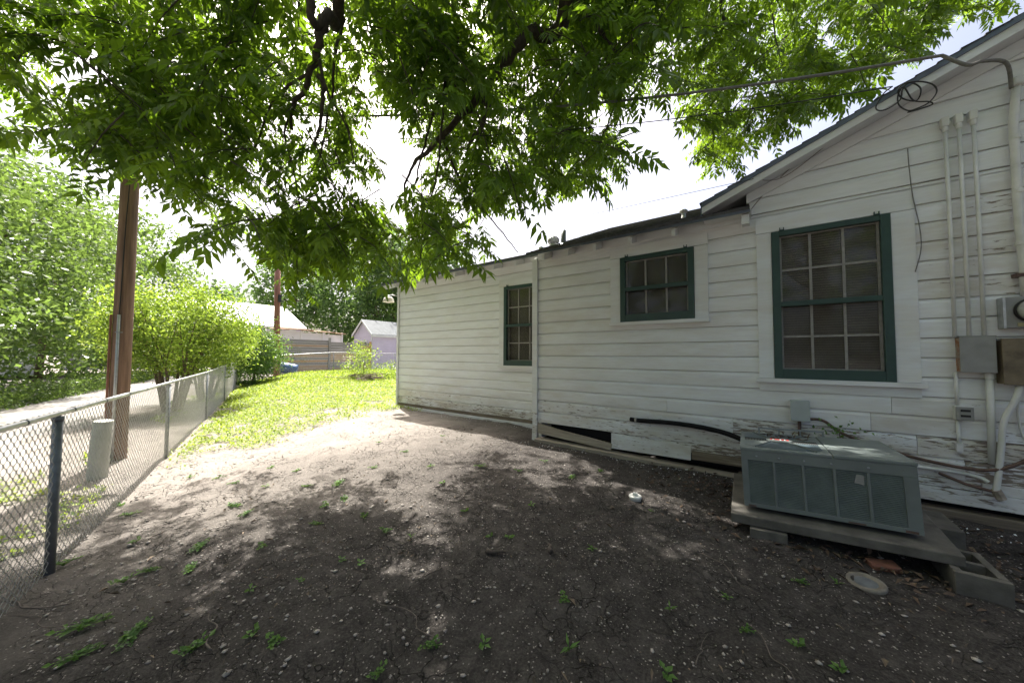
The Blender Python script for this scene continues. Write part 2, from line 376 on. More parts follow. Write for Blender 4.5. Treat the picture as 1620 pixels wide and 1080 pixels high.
tag(mb.build('alley', 'alley', smooth=True), 'pale sunlit gravel alley behind the chain-link fence', 'alley', kind='structure')
# ================================================================== HOUSE
house = thing('clapboard_house', 'white clapboard house with peeling paint and green framed windows', 'house', (0, 0, 0))
EXP = .1755
RX = 2.30
ZB = .445            # bottom of sound siding
RAKE0 = (-.494, 3.228); RS = .417
def rake_z(x): return RAKE0[1] + (x-RAKE0[0])*RS
def board(parent, x0, x1, z, e, Y, peel, xl=None, wave=.0022, name='board', mat='paint', tilt=0):
    prof = [(0, 0), (-.021, .001), (-.0215, e-.036), (-.0160, e-.024), (-.0080, e-.012), (-.006, e-.0045), (0, e-.0045)]
    n = max(2, int((x1-x0)/.45)+1); b = MB(); np_ = len(prof)
    for i in range(n):
        t = i/(n-1); dz = random.uniform(-wave, wave) if 0 < i < n-1 else 0; dy = random.uniform(-wave, wave)*.6
        for (py, pz) in prof:
            zz = z+pz+dz; a = x0 if xl is None else max(x0, xl(zz))
            b.v.append((a+(x1-a)*t, Y+py+(dy if py else 0), zz+tilt*(t-.0)))
    for i in range(n-1):
        for j in range(np_): b.f.append((i*np_+j, i*np_+(j+1) % np_, (i+1)*np_+(j+1) % np_, (i+1)*np_+j))
    b.f.append(tuple(range(np_-1, -1, -1))); b.f.append(tuple((n-1)*np_+j for j in range(np_)))
    o = b.build(name, mat, parent); o['peel'] = float(peel); return o
def wall(name, x0, x1, z0, z1, Y, openings, peelfn, xl=None, parts=None, joints=()):
    """sheathing with its openings, and one board object per length of siding"""
    b = MB(); xs_ = sorted({x0, x1, *[v for o in openings for v in o[:2]]})
    for a, c in zip(xs_[:-1], xs_[1:]):
        mid = (a+c)/2; cuts = sorted([(o[2], o[3]) for o in openings if o[0] <= mid <= o[1]]); lo = z0
        for (p, q) in cuts+[(z1, z1)]:
            if xl is not None:      # sheathing of the gable follows the rake
                zz = lambda x: min(p, RAKE0[1]+(min(x, 2*RX-x)-RAKE0[0])*RS-.07)
                xm = [a+(c-a)*i/16 for i in range(17)]
                for u, v in zip(xm[:-1], xm[1:]): b.hexa([(u, Y+.002, lo), (v, Y+.002, lo), (v, Y+.11, lo), (u, Y+.11, lo), (u, Y+.002, max(lo+.001, zz(u))), (v, Y+.002, max(lo+.001, zz(v))), (v, Y+.11, max(lo+.001, zz(v))), (u, Y+.11, max(lo+.001, zz(u)))])
            elif p-lo > .01: b.box(a, c, Y+.002, Y+.11, lo, p)
            lo = q
    wobj = b.build(name, 'sill', house)
    k = 0; z = z0
    while z < z1-.02:
        e = min(EXP, z1-z)
        segs = [(x0, x1)]
        for o in openings:
            if min(z+e, o[3])-max(z, o[2]) > e*.45:
                segs = [s for (a, c) in segs for s in ((a, min(c, o[0])), (max(a, o[1]), c)) if s[1]-s[0] > .02]
        for jz, jx in joints:
            if jz == k: segs = [s for (a, c) in segs for s in (((a, jx-.0015), (jx+.0015, c)) if a+.05 < jx < c-.05 else ((a, c),))]
        for (a, c) in segs:
            if xl is not None and xl(z) > c-.05: continue
            board(wobj, a, c, z, e, Y, peelfn((a+c)/2, z), xl if (xl and a == x0) else None)
        z += EXP; k += 1
    return wobj
def window(x0, x1, z0, z1, Y, cols, up, low, tl, tr, th, sillx, label, meet=True, blind=True, apron=0):
    wd = MB().build('window', None, house) if False else None
    fw = .068
    # green screen frame is the window's own mesh; everything else hangs below it
    b = MB(); y0, y1 = Y-.062, Y-.012
    zm = z0 + (z1-z0)*(low/(up+low)) + (.0 if meet else 0)
    b.box(x0, x0+fw, y0, y1, z0, z1).box(x1-fw, x1, y0, y1, z0, z1)
    b.box(x0+fw, x1-fw, y0+.002, y1, z1-.055, z1).box(x0+fw, x1-fw, y0+.002, y1, z0, z0+.10)
    b.box(x0+fw, x1-fw, y0+.004, y1, zm-.026, zm+.026)
    for xx in (x0+.09, x1-.09):                        # screen hangers on the head
        b.box(xx-.022, xx+.022, y0-.006, y0+.01, z1, z1+.012).box(xx-.02, xx-.012, y0-.006, y0+.01, z1+.012, z1+.035).box(xx+.012, xx+.02, y0-.006, y0+.01, z1+.012, z1+.035)
    win = b.build('window', 'green', house, bevel=.003); tag(win, label)
    def part(nm, mb_, mat, peel=.12, bev=.002):
        o = mb_.build(nm, mat, win, bevel=bev); o['peel'] = peel; return o
    yt = Y-.047
    part('side_trim', MB().box(x0-tl, x0-.003, yt, Y-.0005, z0+.002, z1+.003), 'trim', .12)
    part('side_trim', MB().box(x1+.003, x1+tr, yt, Y-.0005, z0+.002, z1+.003), 'trim', .22)
    part('head_trim', MB().box(x0-tl-.004, x1+tr+.004, yt-.004, Y-.0005, z1+.006, z1+th), 'trim', .15)
    part('sill', MB().box(x0-tl-sillx, x1+tr+sillx, yt-.035, Y-.0005, z0-.045, z0-.001), 'trim', .2)
    if apron: part('apron', MB().box(x0-tl, x1+tr, yt+.012, Y-.0005, z0-.045-apron, z0-.048), 'trim', .22)
    gx0, gx1 = x0+fw, x1-fw
    def sash(za, zb, rows, yy):
        pw = (gx1-gx0)/cols; ph = (zb-za)/rows; mw = .011; m = MB()
        for i in range(cols+1):
            xx = gx0+i*pw; ww = mw*(1.6 if i in (0, cols) else 1); m.box(xx-ww, xx+ww, yy-.018, yy+.012, za, zb)
        for j in range(rows+1):
            zz = za+j*ph; m.box(gx0, gx1, yy-.016, yy+.010, zz-mw, zz+mw)
        part('sash', m, 'munt', bev=0)
        for i in range(cols):
            for j in range(rows):
                part('pane', MB().box(gx0+i*pw+mw, gx0+(i+1)*pw-mw, yy-.004, yy, za+j*ph+mw, za+(j+1)*ph-mw), 'glass', bev=0)
    sash(zm, z1-.055, up, Y+.012); sash(z0+.10, zm, low, Y+.030)
    if blind:
        m = MB(); nsl = int((z1-z0)/.026); yb = Y+.085
        for i in range(nsl):
            zz = z0+.02+i*.026; m.box(x0+.02, x1-.02, yb, yb+.002, zz, zz+.022); m.v[-8:] = [(a, b_+(.010 if c > zz+.01 else 0), c) for a, b_, c in m.v[-8:]]
        part('blind', m, 'blind', bev=0)
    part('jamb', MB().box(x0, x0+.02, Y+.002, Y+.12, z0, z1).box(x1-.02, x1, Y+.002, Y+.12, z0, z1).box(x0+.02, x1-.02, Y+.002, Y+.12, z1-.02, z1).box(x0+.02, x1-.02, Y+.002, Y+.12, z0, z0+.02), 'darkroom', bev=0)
    part('dark_room_panel', MB().box(x0-.05, x1+.05, Y+.14, Y+.15, z0-.05, z1+.05), 'darkroom', bev=0)  # near-black panel; darkness of the unlit room is put into its colour
    return win
WA, WB = 5.4, 4.7
big = (.141, 1.034, 1.265, 2.852); small = (-1.522, -.618, 1.955, 2.840); wa = (-4.06, -3.17, 1.30, 2.845)
def peelB(x, z): return max(.02, min(1, .20 + .42*max(0, (1.0-z)) + (.26 if x > 1.05 and 1.9 < z < 2.9 else 0)+(.10 if z < .6 else .06 if z < .78 else 0) + (.18 if x > .4 and z < 1.0 else 0) + random.uniform(-.06, .08)))
def peelA(x, z): return max(.0, min(1, .05 + .45*max(0, (1.0-z)) + (.24 if z < .45 else .16 if z < .62 else .08 if z < .8 else 0) + random.uniform(-.03, .05)))
wall('wall', -2.93, 5.1, ZB, 3.10, WB, [big, small], peelB, joints=[(2, -.95), (1, -.25), (2, .86), (1, 1.15), (0, 1.42), (3, 1.0), (5, 2.4), (8, 2.6)])
wall('wall', -.05, 5.1, 3.10+.001, 4.35, WB, [], lambda x, z: .08, xl=lambda z: (z-RAKE0[1]-.035)/RS+RAKE0[0]+.0)
wall('wall', -7.45, -2.9, .30, 3.33, WA, [wa], peelA, joints=[(3, -7.0), (2, -6.55), (1, -6.1), (1, -5.55), (0, -7.05), (1, -5.6)])
window(*big, WB, 3, 2, 2, .135, .155, .165, .03, 'wide green framed window with blinds behind twelve panes', apron=.09)
window(*small, WB, 3, 1, 1, .14, .15, .14, .01, 'small square green framed window with six dark panes', blind=False)
window(*wa, WA, 3, 2, 2, .12, .12, .15, .01, 'narrow green framed window partly behind the corner board')
# corner boards
def trimboard(nm, x0, x1, y0, y1, z0, z1, peel=.15, mat='trim', parent=house, bev=.003):
    o = MB().box(x0, x1, y0, y1, z0, z1).build(nm, mat, parent, bevel=bev); o['peel'] = peel; return o
trimboard('corner_board', -2.955, -2.86, WB-.05, WB-.0225, .60, 3.06)
trimboard('corner_board', -2.955, -2.9305, WB-.022, WB+.08, .60, 3.06)
o = MB().hexa([(-2.955, WB-.055, .10), (-2.87, WB-.055, .10), (-2.87, WB-.0225, .10), (-2.955, WB-.0225, .10), (-2.935, WB-.055, .598), (-2.855, WB-.055, .598), (-2.855, WB-.0225, .598), (-2.935, WB-.0225, .598)]).build('corner_board', 'trim', house); o['peel'] = .55
trimboard('corner_board', -7.50, -7.43, WA-.05, WA-.0225, .12, 3.30, .1)
trimboard('corner_board', -7.50, -7.4505, WA-.022, WA+.10, .12, 3.30, .1)
# side and back walls
trimboard('end_wall', -7.449, -7.38, WA+.003, 11.5, .15, 3.3, .1, 'paint', bev=0)
trimboard('return_wall', -2.929, -2.87, WB+.11, WA+.30, .15, 3.3, .1, 'paint', bev=0)
trimboard('back_wall', -7.45, 5.1, 11.5, 11.6, .15, 3.6, .1, 'paint', bev=0)
trimboard('end_wall', 5.03, 5.1, WB+.11, 11.5, .15, 3.3, .1, 'paint', bev=0)
# skirt of the far wall: boards with rotted edges, pale concrete kerb at the foot
board(house, -7.43, -2.95, .235, .09, WA+.004, 1.0, mat='rot', wave=.006)
xsn = [-7.43, -6.95, -5.75, -4.4, -2.955]
for a, c in zip(xsn[:-1], xsn[1:]):
    o = MB().box(a+.003, c-.003, WA-.045, WA+.05, .02, .232+random.uniform(-.008, .01)).build('foundation_board', 'trim', house, bevel=.004); o['peel'] = .22
# skirt of the near wall
board(house, -1.66, -.10, .325, .118, WB+.006, 1.0, mat='paint', wave=.006)['peel'] = .62
def slab(nm, pts, y0, y1, mat, peel=.5, bev=.004):
    b = MB(); n = len(pts); b.v = [(x, y0, z) for x, z in pts]+[(x, y1, z) for x, z in pts]
    b.f = [tuple(range(n)), tuple(range(2*n-1, n-1, -1))]+[((i+1) % n, i, n+i, n+(i+1) % n) for i in range(n)]
    o = b.build(nm, mat, house, bevel=bev); o['peel'] = peel; return o
slab('skirt_board', [(-2.86, .275), (-1.68, .195), (-1.655, .285), (-2.0, .325), (-2.45, .37), (-2.86, .432)], WB-.040, WB-.008, 'sill', .9)
slab('skirt_board', [(-1.672, .225), (-.69, .235), (-.685, .405), (-1.672, .432)], WB-.030, WB-.004, 'paint', .5)
slab('skirt_board', [(-.68, .25), (.9, .255), (.9, .36), (-.68, .355)], WB-.024, WB-.002, 'rot', .9)
slab('skirt_board', [(-.68, .36), (1.5, .365), (1.5, .442), (-.68, .44)], WB-.028, WB-.003, 'paint', .65)
slab('skirt_board', [(.9, .235), (5.1, .235), (5.1, .36), (.9, .36)], WB-.027, WB-.005, 'paint', .55)
slab('skirt_board', [(1.503, .362), (5.1, .362), (5.1, .443), (1.503, .443)], WB-.029, WB-.006, 'paint', .45)
slab('sill_beam', [(-2.87, .02), (-.22, .02), (-.22, .155), (-1.5, .178), (-2.87, .20)], WB-.115, WB+.06, 'sill', .5, .008)
slab('sill_beam', [(-.215, 0), (5.1, 0), (5.1, .185), (-.215, .17)], WB-.02, WB+.10, 'rot', .5, .008)
MB().box(-2.8, 5, WB+.3, WB+.32, -.1, .5).build('crawl_space_dark', 'black', house)  # black sheet stands in for the shade inside the open crawl space
# ---- roofs
def roof(nm, x0, x1, ye, ze, slope, yr, mat='shingle', parent=house, thick=.035, xl2=None):
    """one roof half as overlapping shingle courses on a deck, with drip edge"""
    dk = MB(); L = yr-ye
    dk.hexa([(x0, ye, ze-thick-.012), (x1, ye, ze-thick-.012), (x1, yr, ze+L*slope-thick-.012), (x0, yr, ze+L*slope-thick-.012),
             (x0, ye, ze-.012), (x1, ye, ze-.012), (x1, yr, ze+L*slope-.012), (x0, yr, ze+L*slope-.012)])
    ro = dk.build('roof', 'trim', parent); ro['peel'] = .5
    sh = MB(); k = int(L/.14)
    for i in range(k):
        a = ye-.025+i*.14; c = a+.155; za = ze+(a-ye)*slope; zc = ze+(c-ye)*slope; t = .012+random.uniform(0, .004)
        x = x0
        while x < x1-.01:
            xe = min(x1, x+.33); u = random.uniform(0, .006)
            sh.add([(x, a-u, za-.009), (xe-.006, a-u, za-.009), (xe-.006, c, zc-.009), (x, c, zc-.009), (x, a-u, za+t), (xe-.006, a-u, za+t), (xe-.006, c, zc-.002), (x, c, zc-.002)],
                   [(4, 5, 6, 7), (0, 1, 5, 4), (1, 2, 6, 5), (3, 0, 4, 7)]); x = xe
    so_ = sh.build('shingles', mat, ro); so_['kind'] = 'stuff'
    o = MB().box(x0, x1, ye-.018, ye-.004, ze-.046, ze-.010).build('drip_edge', 'drip', ro)
    return ro
roof('roof', -2.90, -.04, 4.40, 3.085, .414, 8.2)
roof('roof', -7.72, -2.905, 5.05, 3.285, .36, 8.4)
def backroof(x0, x1, yr, zr, ye, ze):
    MB().hexa([(x0, yr, zr-.05), (x1, yr, zr-.05), (x1, ye, ze-.05), (x0, ye, ze-.05), (x0, yr, zr), (x1, yr, zr), (x1, ye, ze), (x0, ye, ze)]).build('roof', 'shingle', house)
backroof(-2.9, -.04, 8.2, 3.085+3.8*.414, 11.9, 3.2); backroof(-7.72, -2.905, 8.4, 3.285+3.35*.36, 11.9, 3.2)
for x in (-2.62, -2.22, -1.80, -1.32, -.80):
    o = MB().hexa([(x-.022, 4.43, 2.945), (x+.022, 4.43, 2.945), (x+.022, 4.69, 3.04), (x-.022, 4.69, 3.04), (x-.022, 4.43, 3.03), (x+.022, 4.43, 3.03), (x+.022, 4.69, 3.14), (x-.022, 4.69, 3.14)]).build('rafter_tail', 'trim', house, bevel=.003); o['peel'] = .3
o = MB().hexa([(-.12, 4.42, 2.93), (-.05, 4.42, 2.93), (-.05, 4.69, 2.98), (-.12, 4.69, 2.98), (-.12, 4.42, 3.03), (-.05, 4.42, 3.03), (-.05, 4.69, 3.14), (-.12, 4.69, 3.14)]).build('rafter_tail', 'trim', house); o['peel'] = .3
for i in range(9):
    x = -7.25+i*.52
    o = MB().hexa([(x-.022, 5.08, 3.15), (x+.022, 5.08, 3.15), (x+.022, 5.39, 3.25), (x-.022, 5.39, 3.25), (x-.022, 5.08, 3.235), (x+.022, 5.08, 3.235), (x+.022, 5.39, 3.345), (x-.022, 5.39, 3.345)]).build('rafter_tail', 'trim', house, bevel=.003); o['peel'] = .2
o = MB().hexa([(-7.72, 5.06, 3.13), (-7.70, 5.06, 3.13), (-7.70, 8.4, 4.335), (-7.72, 8.4, 4.335), (-7.72, 5.06, 3.235), (-7.70, 5.06, 3.235), (-7.70, 8.4, 4.44), (-7.72, 8.4, 4.44)]).build('rake_board', 'trim', house); o['peel'] = .2
# frieze under the eaves
for a in ((-2.86, -.05, WB-.034, WB-.0225, 3.03, 3.155), (-7.43, -2.94, WA-.034, WA-.0225, 3.25, 3.36)): trimboard('frieze_board', *a, .2)
# gable wing roof (ridge runs into the yard direction Y), left and right halves, rake boards, soffit
RX = 2.30; ZR = rake_z(RX)
def gable_half(sgn):
    xe = RAKE0[0] if sgn < 0 else 2*RX-RAKE0[0]; x0, x1 = xe, RX
    def P(x, y, dz): return (x, y, rake_z(x if sgn < 0 else 2*RX-x)+dz)
    ro = MB().add([P(x0, 4.40, .02), P(x1, 4.40, .02), P(x1, 11.9, .02), P(x0, 11.9, .02), P(x0, 4.40, -.02), P(x1, 4.40, -.02), P(x1, 11.9, -.02), P(x0, 11.9, -.02)],
                  [(0, 1, 2, 3), (7, 6, 5, 4), (0, 4, 5, 1), (3, 2, 6, 7), (0, 3, 7, 4)]).build('roof', 'trim', house); ro['peel'] = .2
    # shingle edge showing as steps along the rake
    sh = MB(); k = 22; L = (x1-x0)
    for i in range(k):
        a = x0-.02*(-sgn)*(1 if i == 0 else 0)+L*i/k; c = x0+L*(i+1.08)/k; t = random.uniform(.004, .008); yj = 4.385-random.uniform(0, .012)
        sh.add([P(a, yj, .022), P(c, yj, .014), P(c, 11.9, .014), P(a, 11.9, .022), P(a, yj, .026+t), P(c, yj, .018), P(c, 11.9, .018), P(a, 11.9, .026+t)],
               [(4, 5, 6, 7), (0, 1, 5, 4), (3, 0, 4, 7), (1, 2, 6, 5)])
    s_ = sh.build('shingles', 'shingle', ro); s_['kind'] = 'stuff'
    def strip(nm, mat, y0, y1, d0, d1, peel=.3, xa=x0, xb=x1):
        o = MB().add([P(xa, y0, d0), P(xb, y0, d0), P(xb, y1, d0), P(xa, y1, d0), P(xa, y0, d1), P(xb, y0, d1), P(xb, y1, d1), P(xa, y1, d1)],
                     [(3, 2, 1, 0), (4, 5, 6, 7), (0, 1, 5, 4), (1, 2, 6, 5), (2, 3, 7, 6), (3, 0, 4, 7)]).build(nm, mat, ro); o['peel'] = peel; return o
    strip('drip_edge', 'drip', 4.384, 4.398, -.026, .019)
    strip('rake_board', 'trim', 4.4005, 4.43, -.098, -.022, .22)
    strip('soffit', 'trim', 4.432, 4.678, -.062, -.05, .12)
    strip('rake_frieze', 'trim', WB-.045, WB-.0235, -.175, -.066, .12, x0+sgn*-.42, x1)
    e = MB().box(xe-.012, xe, 4.40, 11.9, rake_z(RAKE0[0])-.12, rake_z(RAKE0[0])+.01).build('fascia_board', 'drip', ro)
gable_half(-1); gable_half(1)
# boxed eave return at the foot of the rake
o = MB().box(-.49, -.03, 4.435, 4.675, 3.075, 3.10).build('eave_return', 'trim', house); o['peel'] = .3
# ---- roof vents
tv = thing('turbine_vent', 'pale finned turbine vent on the low shingle roof', 'roof vent', (-2.84, 5.15, 3.32))
MB().lathe((0, 0, 0), [(.085, -.02), (.075, .07), (.072, .10)], 18).build('collar', 'pvc', tv, True)
for i in range(16):
    a = 2*math.pi*i/16; b = MB(); pr = [(.072, .10), (.098, .13), (.105, .165), (.094, .20), (.06, .228), (.018, .24)]
    for j, (r, h) in enumerate(pr):
        for q, dr in ((0, 0), (.30, -.012)): t = a+q+.12*math.sin(j); b.v.append(((r+dr)*math.cos(t), (r+dr)*math.sin(t), h))
    b.f = [(2*j, 2*j+1, 2*j+3, 2*j+2) for j in range(5)]; b.build('fin', 'galv', tv)
MB().lathe((0, 0, 0), [(.02, .238), (.02, .246), (.004, .25)], 10).build('cap', 'galv', tv)
vp = thing('vent_pipe', 'dark grey plumbing vent pipe beside the turbine vent', 'vent pipe', (-2.62, 5.1, 3.30))
MB().lathe((0, 0, 0), [(.044, -.02), (.044, .30), (.036, .302)], 16).build('pipe', 'galv_dull', vp, True)
MB().lathe((0, 0, 0), [(.10, .0), (.085, .04), (.05, .075), (.046, .08)], 16).build('flashing', 'galv', vp, True)
vc = thing('flue_pipe', 'short flue pipe with hooded cap near the gable', 'flue', (-.80, 5.15, 3.35))
MB().lathe((0, 0, 0), [(.028, -.05), (.028, .13)], 14).build('pipe', 'pvc', vc, True)
MB().lathe((0, 0, 0), [(.03, .125), (.052, .132), (.056, .15), (.04, .165), (.0, .168)], 14).build('cap', 'pvc', vc, True)
# ---- flood lamp on the far corner
lp = thing('yard_lamp', 'pale bell shaped yard lamp on the far corner of the house', 'lamp', (-7.50, 5.33, 3.02))
MB().tube(curve_pts([(0, .05, -.02), (-.10, 0, 0), (-.22, -.03, .03), (-.33, -.03, .02)], 4), .016).build('arm', 'galv', lp, True)
MB().lathe((-.40, -.03, -.01), [(.05, .05), (.075, .03), (.09, 0)], 16).build('socket', 'galv_dull', lp, True)
sh_ = MB().lathe((-.40, -.03, -.02), [(.088, .01), (.15, -.05), (.185, -.17), (.175, -.172), (.14, -.06), (.08, 0)], 20).build('lamp_shade', 'lampshade', lp, True)
lp.scale = (.78, .78, .78)

# ================================================================== ELECTRICAL, PIPES on the near wall
for i, x in enumerate((1.385, 1.463, 1.542)):
    t = thing('wall_conduit', ['white painted conduit farthest from the riser pipe, above the grey box', 'middle one of three thin white conduits above the grey box', 'white painted conduit nearest the riser pipe, above the grey box'][i], 'conduit', (x, WB-.06, 1.67), 'thin conduits above the grey box')
    MB().tube([(0, 0, 0), (.004, .004, .9), (0, 0, 1.87)], .0135, 10).build('pipe', 'pvc', t, True)
    MB().box(-.024, .024, -.022, .038, 1.87, 1.955).build('elbow_box', 'pvc', t, bevel=.008)
    MB().lathe((0, 0, 1.825), [(.017, 0), (.019, .01), (.019, .04), (.017, .05)], 12).build('coupling', 'pvc', t)
def ebox(nm, label, cat, x0, x1, z0, z1, d, mat, side=None, lid=True):
    t = thing(nm, label, cat, ((x0+x1)/2, WB-.022, z0)); hw = (x1-x0)/2; h = z1-z0
    MB().box(-hw, hw, -d, 0, 0, h).build('case', side or mat, t, bevel=.004)
    if lid:
        MB().box(-hw-.004, hw+.004, -d-.012, -d-.0005, -.004, h+.004).build('cover', mat, t, bevel=.003)
        MB().box(-hw-.006, hw+.006, -d-.014, -.01, h+.0045, h+.012).build('rain_hood', mat, t)
    return t
ebox('junction_box', 'grey steel junction box with rusty side under three conduits', 'electrical box', 1.395, 1.578, 1.375, 1.668, .085, 'boxgrey', 'boxrust')
bx = ebox('breaker_box', 'old tan stained breaker box below the electric meter', 'electrical box', 1.605, 1.95, 1.285, 1.640, .11, 'boxold')
MB().box(-.04, .04, -.138, -.133, .10, .14).build('latch', 'boxrust', bx)
mt = thing('electric_meter', 'round glass electric meter in a grey box under the riser', 'meter', (1.765, WB-.022, 1.735))
MB().box(-.14, .14, -.085, 0, 0, .255).build('case', 'boxgrey', mt, bevel=.006)
MB().box(-.142, -.128, -.10, -.02, .0, .25).build('side_flange', 'galv', mt)
MB().lathe((.01, -.085, .14), [(.098, 0), (.10, .012), (.092, .02)], 28, 'Y').build('ring', 'black', mt, True)
MB().lathe((.01, -.10, .14), [(.088, 0), (.088, .035), (.07, .06), (.0, .07)], 28, 'Y').build('dial_glass', 'meterglass', mt, True)
MB().box(-.01, .035, -.174, -.168, .125, .15).build('register', 'black', mt)
MB().box(-.07, .09, -.092, -.0855, .012, .042).build('nameplate', 'brass', mt)
MB().tube([(.05, -.04, -.095), (.05, -.04, 0)], .02).build('nipple', 'pvc', mt, True)
rp = thing('service_riser', 'thick white service riser pipe rising up the gable wall', 'pipe', (1.758, WB-.06, 1.99))
MB().tube([(0, 0, 0), (0, 0, .25), (-.012, 0, .6), (-.012, 0, 1.45), (.0, -.005, 1.62), (.012, -.01, 1.74)], .026, 14).build('pipe', 'pvc', rp, True)
for z in (.42, .85, 1.30): MB().lathe((-.008, 0, z), [(.028, 0), (.031, .006), (.031, .03), (.028, .036)], 14).build('strap', 'pvc', rp)
MB().lathe((.012, -.01, 1.73), [(.036, 0), (.038, .03), (.032, .07), (.015, .085)], 14).build('weatherhead', 'pvc', rp, True)
MB().box(-.05, .06, -.03, .045, .16, .19).build('bracket', 'rustpipe', rp)
ob = ebox('outlet_box', 'small weatherproof outlet box with grey cover beside white pipe', 'outlet', 1.365, 1.435, .965, 1.08, .05, 'pvc', lid=False)
MB().box(-.036, .062, -.066, -.051, .0, .112).build('cover', 'boxgrey', ob, bevel=.004)
for z in (.028, .073): MB().box(-.012, .042, -.070, -.0665, z, z+.018).build('outlet_flap', 'black', ob)
t = thing('drop_conduit', 'thin white conduit running down through the outlet box', 'conduit', (1.385, WB-.045, .70))
MB().tube([(0, 0, 0), (0, .004, .25)], .012).build('pipe', 'pvc', t, True); MB().tube([(0, 0, .385), (0, 0, .67)], .012).build('pipe', 'pvc', t, True); MB().box(-.018, .018, -.014, .02, -.01, .06).build('foot', 'pvc', t)
t = thing('ground_conduit', 'wide grey white conduit dropping from the junction box to the skirt', 'conduit', (1.555, WB-.06, .62))
MB().tube([(-.005, 0, 0), (0, 0, .40), (.005, 0, .75)], .022, 12).build('pipe', 'pvc', t, True); MB().lathe((.005, 0, .70), [(.026, 0), (.026, .045)], 12).build('collar', 'pvc', t)
t = thing('bent_conduit', 'bent flaking white pipe leaning below the tan breaker box', 'pipe', (1.60, WB-.09, .40))
MB().tube(curve_pts([(.10, 0, .88), (.06, -.01, .74), (.005, -.01, .58), (-.012, 0, .35), (-.035, 0, .12), (-.05, 0, .0)], 4), .019, 10).build('pipe', 'pvc', t, True)
MB().tube([(-.05, 0, .02), (-.02, .01, -.05)], .03).build('elbow', 'sill', t); MB().tube([(-.05, 0, 0), (-.2, .01, .03), (-.34, .03, .09)], .012).build('stub', 'rustpipe', t)
t = MB().tube(curve_pts([(1.73, WB-.05, 1.28), (1.70, WB-.04, 1.1), (1.72, WB-.035, .86), (1.80, WB-.04, .74), (1.95, WB-.03, .68)], 5), .007, 6).build('thin_wire', 'pvc', None, True); tag(t, 'thin white wire looping below the tan breaker box', 'wire')
t = MB().tube(curve_pts([(1.10, WB-.06, .52), (1.35, WB-.05, .515), (1.47, WB-.06, .50), (1.52, WB-.08, .47)], 5), .016, 8).build('drain_pipe', 'pvc', None, True); tag(t, 'short white plastic drain pipe lying along the skirt boards', 'pipe')
t = MB().tube(curve_pts([(.405, WB-.055, .86), (.52, WB-.06, .855), (.66, WB-.055, .745), (.95, WB-.05, .64), (1.2, WB-.06, .583), (1.46, WB-.08, .562), (1.62, WB-.10, .62), (1.82, WB-.10, .80), (2.05, WB-.06, .98)], 7), .0135, 10).build('flexible_conduit', 'rustpipe', None, True); tag(t, 'rusty brown flexible conduit sagging along the lower wall', 'conduit')
t = ebox('disconnect_box', 'pale grey disconnect box on the wall above the air conditioner', 'electrical box', .265, .41, .84, 1.03, .075, 'boxlight')
MB().tube([(-.005, -.03, -.20), (-.005, -.03, 0)], .014).build('conduit', 'rustpipe', t, True)
t = thing('insulated_hose', 'black foam insulated refrigerant hose on the lower siding', 'hose', (-1.40, WB-.06, .655))
MB().tube(curve_pts([(0, .02, 0), (.10, 0, -.002), (.5, 0, .012), (.85, -.01, 0), (1.12, -.06, -.035), (1.30, -.16, -.09), (1.36, -.32, -.14)], 5), .028, 12).build('sleeve', 'rubber', t, True)
MB().tube([(.06, .002, -.001), (.085, .002, -.001)], .0295, 12).build('tape', 'conc', t, True)
# wires along the gable
def wire(nm, label, pts, r, mat, cat='wire', k=6, n=5, group=None):
    o = MB().tube(curve_pts(pts, k), r, n).build(nm, mat, None, True); return tag(o, label, cat, group)
def rk(x, d, y=4.40): return (x, y, rake_z(x)+d)
POLE = Vector((-7.42, .70, 0)); POLE.z = g(POLE.x, POLE.y)
def sag(a, b, s, k=14):
    a, b = Vector(a), Vector(b); return [a.lerp(b, i/k)-Vector((0, 0, 4*s*(i/k)*(1-i/k))) for i in range(k+1)]
A0 = atY(1600, 140, WB-.12); A1 = atY(1592, 100, 4.46); A2 = atY(1555, 97, 4.36); A3 = atY(1530, 103, 4.33); A4 = atY(1490, 88, 4.31)
tag(MB().tube(curve_pts([A0, A1, A2, A3, A4], 6)+sag(A4, Vector((-7.33, .73, 5.2)), .35)[1:], .013, 8).build('service_cable', 'cable', None, True), 'thick grey twisted service cable from the riser to the utility pole', 'cable')
C0 = atY(1412, 137, 4.36)
tag(MB().tube(sag(C0, Vector((-7.33, .74, 4.9)), .36), .005, 6).build('telephone_cable', 'blackcable', None, True), 'thin black cable from the coiled loops to the utility pole', 'cable')
C1 = atY(1192, 283, 4.37)
tag(MB().tube(sag(C1, Vector((-21, 5.2, 6.2)), .5), .003, 5).build('thin_line', 'blackcable', None, True), 'thin black line leaving the low end of the gable', 'wire')
cp = [(1412, 137), (1398, 148), (1386, 168), (1390, 175), (1405, 172), (1424, 158), (1428, 140), (1440, 131), (1455, 138), (1456, 150), (1448, 160), (1428, 156), (1421, 146), (1428, 134), (1450, 129), (1474, 133), (1482, 145), (1470, 162), (1450, 172), (1436, 175), (1422, 166), (1421, 150), (1430, 138), (1445, 159), (1470, 161), (1474, 166), (1450, 174), (1436, 178)]
pts = [atY(x, y, 4.35+.02*math.sin(i*1.3)) for i, (x, y) in enumerate(cp)]
tag(MB().tube(curve_pts(pts, 5), .0055, 6).build('cable_coil', 'blackcable', None, True), 'tangled loops of black cable hanging under the gable edge', 'cable')
wire('wall_wire', 'thin brown wire stapled along the sloping gable soffit', [atY(1185, 335, WB-.03), atY(1225, 290, WB-.03), atY(1300, 225, 4.55), atY(1400, 172, 4.45), atY(1425, 158, 4.40)], .0035, 'rustpipe')
